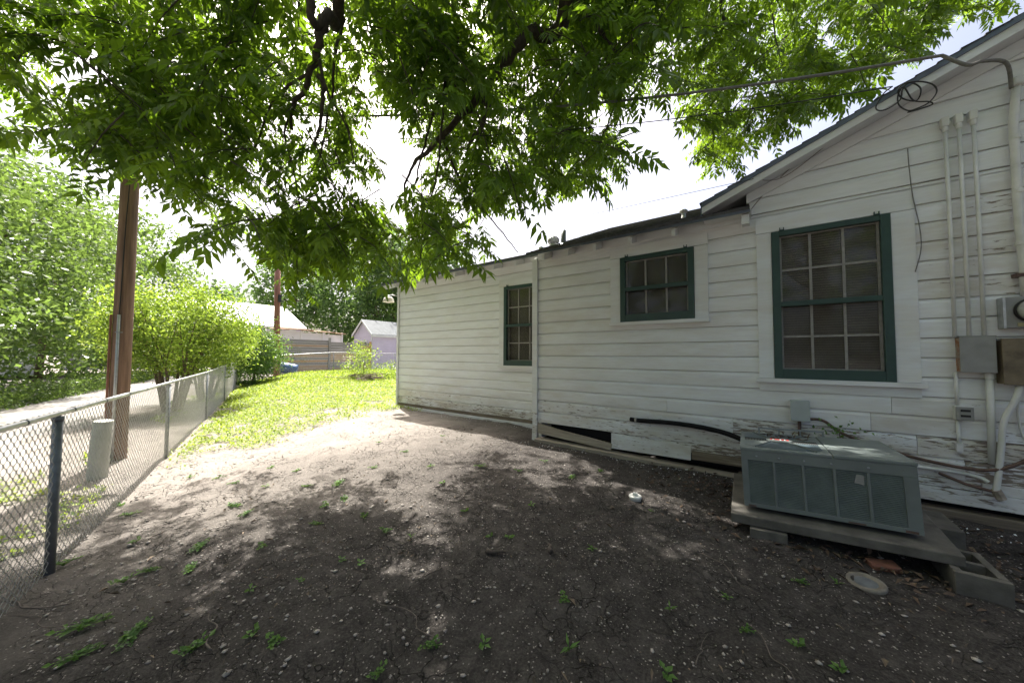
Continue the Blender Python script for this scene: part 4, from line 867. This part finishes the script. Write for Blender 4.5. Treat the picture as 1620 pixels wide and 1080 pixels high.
for i, dy in enumerate((-.95, .95)):
    a = POLE+Vector((0, dy, 8.28)); c = a-FD*28; tag(MB().tube(sag(a, c, .5), .006, 5).build('power_line', 'blackcable', None), 'thin black power line running back along the alley', 'wire', 'power lines along the alley')

# ================================================================== BACKGROUND buildings
def house_box(name, label, cat, x0, x1, y0, y1, zb_, ze, zr, axis_, wallm, roofm, ov=.3, courses=0, group=None):
    t = thing(name, label, cat, ((x0+x1)/2, (y0+y1)/2, zb_), group); cx_, cy_ = t.location.x, t.location.y
    def l(x, y, z): return (x-cx_, y-cy_, z-zb_)
    b = MB()
    if axis_ == 'Y':
        xm = (x0+x1)/2; b.v = [l(x0, y0, zb_), l(x1, y0, zb_), l(x1, y0, ze), l(xm, y0, zr-.05), l(x0, y0, ze), l(x0, y1, zb_), l(x1, y1, zb_), l(x1, y1, ze), l(xm, y1, zr-.05), l(x0, y1, ze)]
    b.f = [(0, 1, 2, 3, 4), (9, 8, 7, 6, 5), (1, 6, 7, 2), (0, 4, 9, 5)]; b.build('wall', wallm, t)
    sl = (zr-ze)/((x1-x0)/2)
    for sg in (-1, 1):
        xe = (x1+ov) if sg > 0 else (x0-ov); z_e = ze-ov*sl
        MB().hexa([l(xe, y0-ov, z_e), l(xm, y0-ov, zr), l(xm, y1+ov, zr), l(xe, y1+ov, z_e), l(xe, y0-ov, z_e+.09), l(xm, y0-ov, zr+.09), l(xm, y1+ov, zr+.09), l(xe, y1+ov, z_e+.09)]).build('roof', roofm, t)
        MB().hexa([l(xe, y0-ov-.03, z_e-.06), l(xm, y0-ov-.03, zr-.06), l(xm, y0-ov-.002, zr-.06), l(xe, y0-ov-.002, z_e-.06), l(xe, y0-ov-.03, z_e+.10), l(xm, y0-ov-.03, zr+.10), l(xm, y0-ov-.002, zr+.10), l(xe, y0-ov-.002, z_e+.10)]).build('rake_board', 'whitewall', t)
    MB().box(x1+ov+.001-cx_, x1+ov+.03-cx_, y0-ov-cy_, y1+ov-cy_, ze-ov*sl-.10-zb_, ze-ov*sl+.06-zb_).build('fascia_board', 'whitewall', t)
    k = courses; dz = (ze-zb_)/max(1, k)
    for i in range(k):     # lap siding, each course a board leaning out at its foot
        z = i*dz; x = x1-cx_; yy0, yy1 = y0-cy_, y1-cy_
        MB().hexa([(x+.001, yy0, z), (x+.03, yy0, z), (x+.03, yy1, z), (x+.001, yy1, z), (x+.001, yy0, z+dz-.004), (x+.008, yy0, z+dz-.004), (x+.008, yy1, z+dz-.004), (x+.001, yy1, z+dz-.004)]).build('board', wallm, t)
        MB().hexa([(x0-cx_, yy0-.03, z), (x, yy0-.03, z), (x, yy0-.001, z), (x0-cx_, yy0-.001, z), (x0-cx_, yy0-.008, z+dz-.004), (x, yy0-.008, z+dz-.004), (x, yy0-.001, z+dz-.004), (x0-cx_, yy0-.001, z+dz-.004)]).build('board', wallm, t)
    MB().box(x1-cx_-.08, x1-cx_+.04, y0-cy_-.04, y0-cy_-.031, 0, ze-zb_).build('corner_board', 'whitewall', t)
    return t
def wallwin(t, face, a0, a1, z0, z1, pos, panes=2):
    w_ = MB()
    def bx_(m, u0, u1, d0, d1, zz0, zz1): return m.box(pos+d0, pos+d1, u0, u1, zz0, zz1) if face == 'X' else m.box(u0, u1, pos-d1, pos-d0, zz0, zz1)
    bx_(w_, a0-.1, a1+.1, .032, .06, z1, z1+.12); bx_(w_, a0-.1, a1+.1, .032, .06, z0-.1, z0); bx_(w_, a0-.1, a0, .032, .058, z0, z1); bx_(w_, a1, a1+.1, .032, .058, z0, z1)
    wi = w_.build('window', 'whitewall', t)
    d = (a1-a0)/panes
    for i in range(panes):
        for q in range(2): m = MB(); bx_(m, a0+i*d+.015, a0+(i+1)*d-.015, .032, .04, z0+q*(z1-z0)/2+.015, z0+(q+1)*(z1-z0)/2-.015); m.build('pane', 'darkroom', wi)
zl = .45
sh = house_box('garden_shed', 'lavender shed with grey gable roof behind the plank fence end', 'shed', -24.35, -22.0, 13.7, 18.5, zl, 2.95, 3.95, 'Y', 'lav', 'shedroof', .12, 12)
wallwin(sh, 'Y', -.25, .55, 1.15, 1.95, -2.4)
lh = house_box('lavender_house', 'lavender house with broad pale metal roof beyond the second pole', 'house', -42, -33, 1.0, 13.6, .5, 3.9, 6.0, 'Y', 'lav', 'tin', .35, 16)
wallwin(lh, 'X', 3.4, 4.9, 1.2, 2.5, 4.5, 3)
MB().box(4.505, 4.54, 5.05, 5.9, 0, 3.2).build('white_panel', 'whitewall', lh)
tg = house_box('alley_garage', 'white lap sided garage at the far end of the alley', 'garage', -44, -34.5, -3.0, .2, .2, 2.7, 3.9, 'Y', 'whitewall', 'tin', .3, 9)
# low white lean-to with rusty roof
ws = thing('lean_to', 'low white sheet walled lean-to with rusty roof edge', 'shed', (-26, 11.6, zl))
for i in range(3): MB().box(0, .05, -2.3+i*1.45, -2.3+i*1.45+1.40, 0, 2.62-.05*i).build('sheet_panel', 'whitewall', ws)
for y in (-2.33, -.87, .58, 2.0): MB().box(.052, .12, y-.05, y+.05, 0, 2.72).build('post', 'whitewall', ws)
MB().box(-2.2, -2.1, -2.3, 2.0, 0, 2.6).build('back_wall', 'whitewall', ws)
for i in range(6):
    y = -2.5+i*.78; z = 2.73-.03*abs(i-1)+random.uniform(-.03, .03)
    MB().hexa([(-2.3, y, z+.25), (.35, y, z), (.35, y+.76, z-.01), (-2.3, y+.76, z+.24), (-2.3, y, z+.28), (.35, y, z+.06), (.35, y+.76, z+.05), (-2.3, y+.76, z+.27)]).build('roof_sheet', 'rusttin', ws)
# plank fence: each plank on its own
pf = thing('plank_fence', 'weathered fence of horizontal planks in front of the lavender shed', 'wooden fence', (-22.15, 6.0, zl))
bays = [(0, 2.05, 'plankgrey'), (2.15, 4.75, 'plank'), (4.87, 6.75, 'plank'), (6.83, 7.55, 'plank')]
for bi, (ya, yb, mt_) in enumerate(bays):
    z = .02; i = 0
    while z < 1.82:
        hgt = random.choice((.14, .17, .19, .2)); m_ = mt_ if not (mt_ == 'plank' and (random.random() < .30 or z > 1.5)) else 'plankgrey'
        if bi == 1 and i == 3: m_ = 'plankfresh'
        o = MB().box(0, .025+random.uniform(0, .012), ya-random.uniform(0, .03), yb+random.uniform(0, .03), z, min(1.93, z+hgt-.012)).build('plank', m_, pf); z += hgt; i += 1
for y, hh_ in ((2.1, 2.0), (4.8, 2.1), (6.79, 1.98), (7.6, 1.95)): MB().box(.04, .13, y-.06, y+.06, -.1, hh_).build('post', 'plankgrey' if y < 7 else 'plankfresh', pf)
for y in (.9, 1.05): MB().tube([(.3, y, -.1), (.1, y+.2, 1.5 if y > 1 else 2.6)], .05, 6).build('leaning_post', 'plank', pf)
# blue barrel lying by the gate
bb = at(455, 578, 18.6); bb.z = g(bb.x, bb.y); br = thing('blue_barrel', 'blue plastic barrel lying on its side behind the far fence', 'barrel', bb)
r_ = MB().lathe((0, 0, 0), [(.05, -.46), (.27, -.46), (.29, -.42), (.30, -.2), (.285, -.18), (.30, -.14), (.30, .14), (.285, .18), (.30, .2), (.29, .42), (.27, .46), (.05, .46)], 22, 'X').build('drum', 'blue', br, True); r_.location = (0, 0, .30); r_.rotation_euler = (0, R(12), R(60))
# brush heap at the lawn's far side with a sapling
bh = at(578, 585, 14.5); bh.z = g(bh.x, bh.y); hp_ = thing('brush_pile', 'small brown heap of brush at the far edge of the lawn', 'brush pile', bh)
b = MB()
for i in range(60):
    a = random.uniform(0, 3.14); c = Vector((random.gauss(0, .35), random.gauss(0, .35), random.uniform(.0, .22))); d = Vector((math.cos(a), math.sin(a), random.uniform(-.2, .3)))*random.uniform(.2, .5); b.tube([c-d, c+d], .014, 5)
b.build('sticks', 'rot', hp_)
tree('sapling', 'bright green sapling growing beside the brush heap', (bh.x-.3, bh.y-.1), 1.45, (.55, .6), 'shrub', 1500, .085, nclump=40, cat='sapling', tr=.02)
tree('sapling', 'low bright green seedling bush next to the brush heap', (bh.x+.1, bh.y+1.3), .7, (.6, .7), 'shrub', 900, .08, nclump=30, cat='bush', tr=.015)
# ================================================================== shrubs by the fence
def multi_stem(name, label, base, h, rad, zlo, mat, nleaf, L, stems, sp, cat='shrub'):
    z0 = g(*base); t = thing(name, label, cat, (base[0], base[1], z0))
    for i in range(stems):
        a = 2*math.pi*i/stems+random.random()*.5; e = Vector((math.cos(a)*sp, math.sin(a)*sp, zlo+.7)); s0 = Vector((math.cos(a)*.14, math.sin(a)*.14, -.05))
        b = MB().tube(curve_pts([s0, s0.lerp(e, .5)+Vector((-.05, .03, .05)), e], 4), [.05-.004*k for k in range(9)], 7)
        for q in range(3): a2 = a+random.uniform(-1, 1); e2 = e+Vector((math.cos(a2)*.5, math.sin(a2)*.5, random.uniform(.4, .9))); b.tube([e.lerp(s0, random.uniform(.05, .45)), e2], [.022, .008], 5)
        b.build('stem', 'stem', t, True)
    V, F = clumped_crown(nleaf//45, nleaf, shell((0, 0, (zlo+h)/2), (rad[0], rad[1], (h-zlo)/2), .45), L, .20)
    cr = npmesh('crown', V, F, mat, t); cr['kind'] = 'stuff'; return t
q = at(272, 652, 8.9); multi_stem('privet_shrub', 'broad yellow green shrub with bare brown stems beyond the fence', (q.x, q.y), 3.2, (1.32, 1.4), 1.1, 'shrub', 17000, .085, 9, .55)
q = at(325, 640, 10.8); multi_stem('privet_shrub', 'second yellow green shrub farther along the chain-link fence', (q.x, q.y), 2.7, (1.05, 1.1), .9, 'shrub', 10000, .09, 6, .5)
q = at(396, 612, 14.6); q2 = g(q.x, q.y); tree('vine_thicket', 'dark green vine thicket swallowing the end of the fence', (q.x, q.y), 2.7, (.95, 1.0), 'vine', 13000, .10, nclump=260, cat='shrub', tr=.05)
q = at(462, 575, 20.5); tree('roadside_bush', 'pale green bush between the second pole and plank fence', (q.x, q.y), 1.7, (.5, .55), 'hedge', 900, .13, nclump=40, cat='bush', tr=.03)
# ================================================================== trees beyond the alley and behind the houses
HT = [((-11.8, -4.7), 7.0, (2.4, 2.3), 18000, .15, 'leafy tree leaning over the alley, cut off behind the first fence post'), ((-15.2, -2.9), 8.2, (2.7, 2.4), 24000, .15, 'tall dense green tree with low branches at the alley edge'), ((-19.6, -1.6), 8.6, (2.9, 2.6), 22000, .17, 'dense tree across the alley straight behind the thick pole'),
      ((-24.5, .0), 9.2, (3.0, 2.6), 17000, .20, 'green tree across the alley behind the yellow green shrub'), ((-30.5, 2.7), 10.2, (3.2, 3.0), 12000, .26, 'farther tree closing the row along the alley'), ((-9.5, -6.3), 6.2, (2.4, 2.2), 10000, .15, 'low tree at the near end of the alley row')]
for (b_, h_, r_, n_, L_, lab) in HT: tree('alley_tree', lab, b_, h_, r_, 'hedge', n_, L_, nclump=n_//55, group='trees along the alley', tr=.14, zlo=.15, spread=1.6)
x = rng.uniform(-30, -8, 16000); y = -2.0-rng.random(16000)*1.2; P2 = np.stack([x, y], 1)
s_ = rng.uniform(5, 34, 16000); o_ = -5.6-np.abs(rng.normal(0, .7, 16000)); x = FD.x*s_+FN.x*o_; y = FD.y*s_+FN.y*o_
V, F = leaves(np.stack([x, y, gz(x, y)+rng.random(16000)**1.6*.75*(.5+vnoise(x, y, .8, 12)+.3)], -1), unit(16000), unit(16000)*.7+np.array([0, 0, .7]), rng.uniform(.07, .13, 16000), rng.uniform(.035, .06, 16000))
tag(npmesh('undergrowth', V, F, 'hedge', None, 'stuff'), 'low green undergrowth at the foot of the alley trees', 'undergrowth')
BT = [((-39, 22.5), 15.5, (5.6, 5.2), 11000, .50, 1.8, 'big dark tree rising behind the lean-to', .3), ((-31, 21.5), 14.5, (4.6, 4.2), 12000, .40, 2.6, 'dark spreading tree overhanging the lavender shed', .3), ((-26.5, 23.5), 14, (4.2, 4.0), 9000, .38, 2.2, 'dark tree behind the shed, partly hidden by the house corner', .28), ((-47, 18.5), 15.0, (4.5, 4.5), 7000, .52, 2.5, 'pale green tree beyond the metal roof', .3), ((-66, 15.5), 11.5, (5.5, 5.0), 4500, .7, 3, 'small hazy tree far beyond the metal roof', .35)]
for (b_, h_, r_, n_, L_, zl_, lab, tr_) in BT: tree('background_tree', lab, b_, h_, r_, 'fartree', n_, L_, nclump=n_//45, group='trees behind the neighbouring sheds', tr=tr_, zlo=zl_, spread=2.8)

# ================================================================== PECAN TREE overhead: trunk behind the viewer, limbs and crown over the yard
pt = thing('pecan_tree', 'large pecan tree whose drooping leafy limbs hang over the yard', 'tree', (1.5, -2.0, g(1.5, -2)))
base = Vector(pt.location)
def Lp(v): return Vector(v)-base
tk = MB(); fork = Vector((1.25, -1.75, 3.0))
tk.tube(curve_pts([Lp((1.5, -2.0, -.2)), Lp((1.5, -2.0, .4)), Lp((1.4, -1.9, 1.6)), Lp(fork)], 5), [.36-.012*i for i in range(16)], 18)
tk.build('trunk', 'bark', pt, True)
def pxl(L): return [at(a, b, d) for a, b, d in L]
limbs = [  # first points tie back to the fork, then follow the limb out over the yard
    ([fork, Vector((.5, .2, 5.3))]+pxl([(900, -10, 3.0), (835, 55, 3.2), (795, 100, 3.35), (760, 150, 3.5), (700, 215, 3.8), (655, 260, 4.2)]), .095, .022),
    ([fork, Vector((-.3, -.4, 5.2))]+pxl([(535, -30, 2.7), (515, 25, 2.75), (503, 70, 2.8), (492, 115, 2.9), (468, 160, 3.0), (462, 205, 3.1)]), .066, .012),
    ([fork, Vector((.6, -.9, 5.4)), Vector((-1.2, .0, 6.4)), Vector((-3.2, 1.2, 6.6)), Vector((-5.2, 2.0, 6.0))], .14, .03),
    ([fork, Vector((.9, .4, 5.2)), Vector((-.2, 2.2, 6.3)), Vector((-.6, 4.2, 6.6)), Vector((-.5, 6.0, 6.6))], .14, .03),
    ([fork, Vector((1.4, .2, 4.9)), Vector((1.6, 2.2, 6.3)), Vector((1.3, 4.4, 6.9)), Vector((1.1, 6.6, 7.0))], .13, .025),
    ([fork, Vector((-.2, -1.6, 4.6)), Vector((-2.2, -1.0, 5.4)), Vector((-4.2, -.4, 4.9))], .11, .02)]
limbs += [(pxl(L), r0, r1) for L, r0, r1 in [
    ([(795, 100, 3.35), (730, 130, 3.4), (690, 165, 3.5), (672, 230, 3.6), (655, 300, 3.65)], .03, .008),
    ([(760, 150, 3.5), (772, 180, 3.4), (745, 225, 3.5), (735, 260, 3.6)], .04, .012),
    ([(515, 25, 2.75), (497, 40, 2.7), (490, 0, 2.6), (485, -60, 2.6)], .03, .03),
    ([(503, 90, 2.85), (520, 150, 2.9), (548, 200, 3.0), (560, 260, 3.1)], .014, .005), ([(492, 115, 2.9), (450, 140, 3.0), (425, 175, 3.1), (400, 240, 3.2), (360, 280, 3.3)], .016, .005),
    ([(503, 120, 2.85), (512, 140, 2.9), (505, 200, 3.0), (495, 235, 3.0)], .022, .01), ([(468, 160, 3.0), (450, 210, 3.0), (462, 260, 3.1), (475, 330, 3.2), (480, 370, 3.2)], .012, .004),
    ([(180, 75, 2.9), (110, 68, 3.0), (60, 70, 3.1), (35, 85, 3.2), (25, 110, 3.2)], .014, .006), ([(160, 70, 2.9), (155, 110, 2.9), (168, 145, 2.95), (172, 180, 3.0), (140, 205, 3.0)], .011, .005),
    ([(240, 105, 3.1), (245, 150, 3.1), (255, 190, 3.2), (252, 250, 3.2)], .008, .004), ([(330, 150, 3.2), (290, 165, 3.2), (255, 190, 3.2)], .007, .004),
    ([(545, 30, 3.1), (530, 90, 3.1), (525, 150, 3.2), (510, 230, 3.3), (490, 310, 3.4), (475, 370, 3.5)], .017, .005), ([(725, 60, 3.3), (705, 120, 3.3), (700, 190, 3.3), (690, 280, 3.4), (670, 360, 3.5), (665, 420, 3.5)], .016, .005),
    ([(655, 260, 4.2), (640, 300, 4.3), (650, 370, 4.3), (690, 430, 4.3)], .02, .005), ([(700, 215, 3.8), (730, 290, 3.9), (780, 350, 4.0), (820, 400, 4.0)], .02, .005),
    ([(900, -10, 3.0), (960, 60, 3.5), (985, 130, 4.0), (960, 200, 4.3), (930, 270, 4.5)], .03, .006), ([(1140, -20, 4.5), (1145, 30, 4.5), (1190, 60, 4.6), (1210, 110, 4.8), (1190, 170, 5.0)], .025, .006), ([(1220, -30, 4.6), (1225, 50, 4.7), (1240, 110, 4.8)], .014, .005)]]
lm = MB()
for P_, r0, r1 in limbs:
    c = curve_pts(P_, 6); n_ = len(c)-1
    for i in range(1, n_): c[i] = c[i]+Vector((random.uniform(-1, 1), random.uniform(-1, 1), random.uniform(-1, 1)))*min(.02, r0*.35)
    MB().tube([Lp(v) for v in c], [r0+(r1-r0)*(i/n_)**.8 for i in range(n_+1)], 10 if r0 > .05 else 6).build('limb', 'bark', pt, True)
# compound leaves: drooping stalk with paired pointed leaflets
def compound(k):
    r = np.random.default_rng(70+k); n = int(r.integers(4, 7)); Ls = r.uniform(.24, .34); P = []; D = []; U = []; L = []
    ax = lambda t: np.array([t*Ls, r.normal(0, .004), -.22*Ls*t*t])
    for i in range(n):
        t = .25+.72*i/(n-1)
        for s in (-1, 1):
            a = R(r.uniform(48, 66)); P.append(ax(t)); D.append([math.cos(a), s*math.sin(a), -.30-.35*t+r.normal(0, .12)]); U.append([r.normal(0, .3), r.normal(0, .3)+s*.25, 1]); L.append((.082+.045*t)*r.uniform(.8, 1.2))
    P.append(ax(1.)); D.append([1, 0, -.6]); U.append([0, 0, 1]); L.append(.125); L = np.array(L); V, F = leaves(np.array(P), np.array(D), np.array(U), L, L*.34, .13)
    # stalk as a thin three-sided strip
    Q = [ax(t) for t in (0, 1.)]; b0 = len(V); S = []
    for q in Q: S += [q+[0, .0016, 0], q+[0, -.0016, 0], q+[0, 0, .0022]]
    T = [(b0+3*i+a, b0+3*i+(a+1) % 3, b0+3*i+3+(a+1) % 3) for i in range(1) for a in range(3)]+[(b0+3*i+a, b0+3*i+3+(a+1) % 3, b0+3*i+3+a) for i in range(1) for a in range(3)]
    return np.vstack([V, np.array(S)]), np.vstack([F, np.array(T)])
CL = [compound(k) for k in range(7)]
# where the crown reaches: outlines of its drooping masses, thinned where the sky shows through
P1 = [(-420, -700), (560, -700), (575, 100), (590, 180), (570, 300), (592, 405), (540, 420), (450, 420), (425, 375), (345, 370), (295, 318), (235, 258), (170, 238), (60, 185), (-60, 190), (-420, 130)]
P2 = [(550, -700), (1100, -700), (1070, 50), (1030, 130), (985, 165), (965, 205), (985, 265), (940, 292), (835, 280), (790, 325), (745, 385), (685, 412), (650, 388), (655, 320), (680, 280), (655, 190), (600, 140)]
P3 = [(1050, -700), (1720, -700), (1640, -20), (1550, 10), (1480, 40), (1400, 105), (1310, 158), (1235, 195), (1175, 232), (1135, 258), (1095, 218), (1058, 160), (1060, 50)]
GAP = [(108, 122, 80, 48, .97), (15, 165, 55, 26, .95), (385, 275, 36, 40, .8), (335, 325, 32, 32, .6), (425, 325, 30, 32, .65), (622, 280, 42, 110, .98), (395, 385, 36, 22, .85), (1030, 245, 56, 80, .97), (640, 110, 26, 22, .7), (1180, 20, 34, 38, .6), (1330, 60, 36, 34, .55), (250, 310, 34, 36, .7), (560, 420, 46, 22, .85), (300, 100, 30, 26, .5), (480, 330, 30, 30, .5), (60, 30, 40, 26, .5), (730, 330, 24, 26, .5)]
def inpoly(x, y, P):
    c = np.zeros(len(x), bool); n = len(P)
    for i in range(n):
        x1, y1 = P[i]; x2, y2 = P[i-1]
        c ^= ((y1 > y) != (y2 > y)) & (x < (x2-x1)*(y-y1)/(y2-y1+1e-9)+x1)
    return c
Fv, Rv, Uv = (np.array(v) for v in (fwd, rgt, upv)); SN = np.array(SUN)
CLEAR = [([(910, -30, 3.0), (835, 55, 3.2), (760, 150, 3.5), (700, 215, 3.8), (655, 260, 4.2)], 44, .85), ([(535, -30, 2.7), (503, 70, 2.8), (492, 115, 2.9), (462, 205, 3.1)], 42, .85),
         ([(1490, 92, 2.8), (1300, 124, 3.0), (1107, 156, 3.3), (900, 180, 3.5), (800, 187, 3.7), (625, 192, 4.0)], 38, .8), ([(160, 72, 2.9), (168, 145, 2.95), (140, 205, 3.0)], 22, .6), ([(503, 120, 2.85), (500, 235, 3.0), (475, 370, 3.2)], 40, .6)]
def crown_points(poly, n, d0, d1, skew=1.0, roofside=False):
    xs_ = [p[0] for p in poly]; ys_ = [p[1] for p in poly]; out = []; tot = 0
    while tot < n:
        m = n*6; u = rng.random(m); x = rng.uniform(min(xs_), max(xs_), m); y = rng.uniform(min(ys_), max(ys_), m)
        k = inpoly(x, y, poly) & (rng.random(m) < np.where(y < -60, .45, 1))
        for (a, b, ra, rb, pr) in GAP: k &= ~((((x-a)/ra)**2+((y-b)/rb)**2 < 1) & (rng.random(m) < pr))
        x, y, u = x[k], y[k], u[k]; d = d0+(d1-d0)*u**skew
        P = np.array([0, 0, EYE])+(Fv+Rv*((x-810)/540)[:, None]-Uv*((y-540)/540)[:, None])*d[:, None]
        # the bare undersides of the main limbs and the span of the cables carry no leaves in front of them
        for path, rad, pr in CLEAR:
            pa = np.array(path); dd = np.full(len(x), 1e9); dp = np.zeros(len(x))
            for q0, q1 in zip(pa[:-1], pa[1:]):
                e = q1[:2]-q0[:2]; tt = np.clip(((x-q0[0])*e[0]+(y-q0[1])*e[1])/(e@e), 0, 1); r_ = np.hypot(x-q0[0]-e[0]*tt, y-q0[1]-e[1]*tt)
                near_ = r_ < dd; dd = np.where(near_, r_, dd); dp = np.where(near_, q0[2]+(q1[2]-q0[2])*tt, dp)
            kk = ~((dd < rad) & (d < dp+.15) & (rng.random(len(x)) < pr)); x, y, d, P = x[kk], y[kk], d[kk], P[kk]
        # keep the sunlit part of the yard free of shade, and stay clear of the roofs
        S = P-SN*((P[:, 2]-.1)/SN[2])[:, None]; lim = np.interp(S[:, 1], [-1, .2, 1.17, 2, 2.72, 3.4, 3.8], [-7.2, -6.6, -6.0, -5.4, -4.45, -3.8, -3.1])
        k = (S[:, 0] > lim) | (rng.random(len(P)) < .02)
        k &= (S[:, 1] < 3.9) | (P[:, 1] > 4.6)
        hz = np.where(P[:, 0] > -.6, 3.228+.417*(np.minimum(P[:, 0], 4.6-P[:, 0])+.494), 3.1+(P[:, 1]-4.4)*.414)
        k &= ~((P[:, 1] > 4.0) & (P[:, 2] < hz+.35)) & (P[:, 2] > 1.9-.9*0) & (P[:, 2] < 9.5)
        if roofside: k &= (P[:, 1] > 4.3) | (y < 65+ (1330-x)*.42)
        P = P[k]; out.append(P); tot += len(P)
    return np.vstack(out)[:n]
TW = [(P1, 740, 2.5, 6.0, 1.15, False), (P2, 960, 2.7, 6.9, 1.1, False), (P3, 570, 3.6, 8.0, .9, True)]
P4 = [(120, 110), (330, 115), (335, 335), (250, 262), (150, 232)]; P5 = [(400, 335), (600, 325), (598, 408), (460, 412)]
TW += [(P4, 55, 2.6, 4.4, 1.0, False), (P5, 36, 2.8, 4.6, 1.0, False)]
allP = np.vstack([crown_points(*a) for a in TW])
def unseen_crown(n):  # unseen rest of the crown, filled in densely to block sky light
    out = []; tot = 0
    while tot < n:
        m = n*6; d = unit(m); P = np.array([.6, -1.6, 5.6])+d*np.array([6.2, 5.6, 3.0])*(.35+.65*rng.random((m, 1))**.6)
        v = P-np.array([0, 0, EYE]); f_ = v@Fv; px_ = 810+540*(v@Rv)/np.maximum(f_, .01); py_ = 540-540*(v@Uv)/np.maximum(f_, .01)
        k = ~((f_ > .05) & (px_ > -500) & (px_ < 1900) & (py_ > -760)) & (P[:, 2] > 2.9) & (np.linalg.norm(v, axis=1) > 2)
        S = P-SN*((P[:, 2]-.1)/SN[2])[:, None]; k &= (S[:, 0] > -5.6) & ~((P[:, 1] > 4.0) & (P[:, 2] < 4.9))
        P = P[k]; out.append(P); tot += len(P)
    return np.vstack(out)[:n]
allP = np.vstack([allP, unseen_crown(760)])
tw = MB(); LP = []; LM = []
for c in allP:                                       # each twig: a drooping shoot carrying several compound leaves
    c = Vector(c); a = random.uniform(0, 6.28); L = random.uniform(.3, .55)
    hd = Vector((math.cos(a), math.sin(a), 0)); s0 = c-hd*L*.5+Vector((0, 0, .16)); s1 = c+Vector((0, 0, .03)); s2 = c+hd*L*.42-Vector((0, 0, .16))
    tw.tube([Lp(v) for v in curve_pts([s0, s1, s2], 3)], [.006, .0055, .005, .0045, .004, .0035, .003], 4, False)
    for j in range(random.randint(6, 8)):
        t = (j+.6)/7.5; p = s0.lerp(s1, t*2) if t < .5 else s1.lerp(s2, min(1, t*2-1)); b = a+random.choice((-1, 1))*random.uniform(.3, 1.35)*(1.15-t*.5)
        LP.append((p, b, random.uniform(-.75, .05), random.uniform(-.5, .5), random.uniform(.64, 1.10)))
tw.build('twigs', 'bark', pt)['kind'] = 'stuff'
dist = [(p-Vector((0, 0, EYE))).length for p, *_ in LP]; order = np.argsort(dist)
# which leaves show largest: in front of the viewer and near
def inview(p):
    v = p-Vector((0, 0, EYE)); f_ = v.dot(fwd)
    if f_ < .3: return False
    x = 810+540*v.dot(rgt)/f_; y = 540-540*v.dot(upv)/f_; return -20 < x < 1640 and -20 < y < 700
nearset = []
for i in order:
    if inview(LP[i][0]): nearset.append(int(i))
    if len(nearset) >= 300: break
nearset_s = set(nearset)
VV, FF, off_ = [], [], 0
def lmat(p, b, pitch, roll, s): return Matrix.Translation(Lp(p)) @ Matrix.Rotation(b, 4, 'Z') @ Matrix.Rotation(-pitch, 4, 'Y') @ Matrix.Rotation(roll, 4, 'X') @ Matrix.Scale(s, 4)
for i, l in enumerate(LP):
    if i in nearset_s: continue
    V, F = CL[i % 7]; m_ = np.array(lmat(*l)); VV.append(V @ m_[:3, :3].T+m_[:3, 3]); FF.append(F+off_); off_ += len(V)
crown = npmesh('crown', np.vstack(VV), np.vstack(FF), 'leaf', pt, 'stuff')
CM = []
for V, F in CL:
    me = bpy.data.meshes.new('leaf'); me.from_pydata(V.tolist(), [], F.tolist()); me.materials.append(MT['leaf']); CM.append(me)
for i in nearset:
    o = newobj('leaf', CM[i % 7], None, crown); o.matrix_local = lmat(*LP[i])
print('compound leaves', len(LP), 'objects', len(bpy.data.objects))
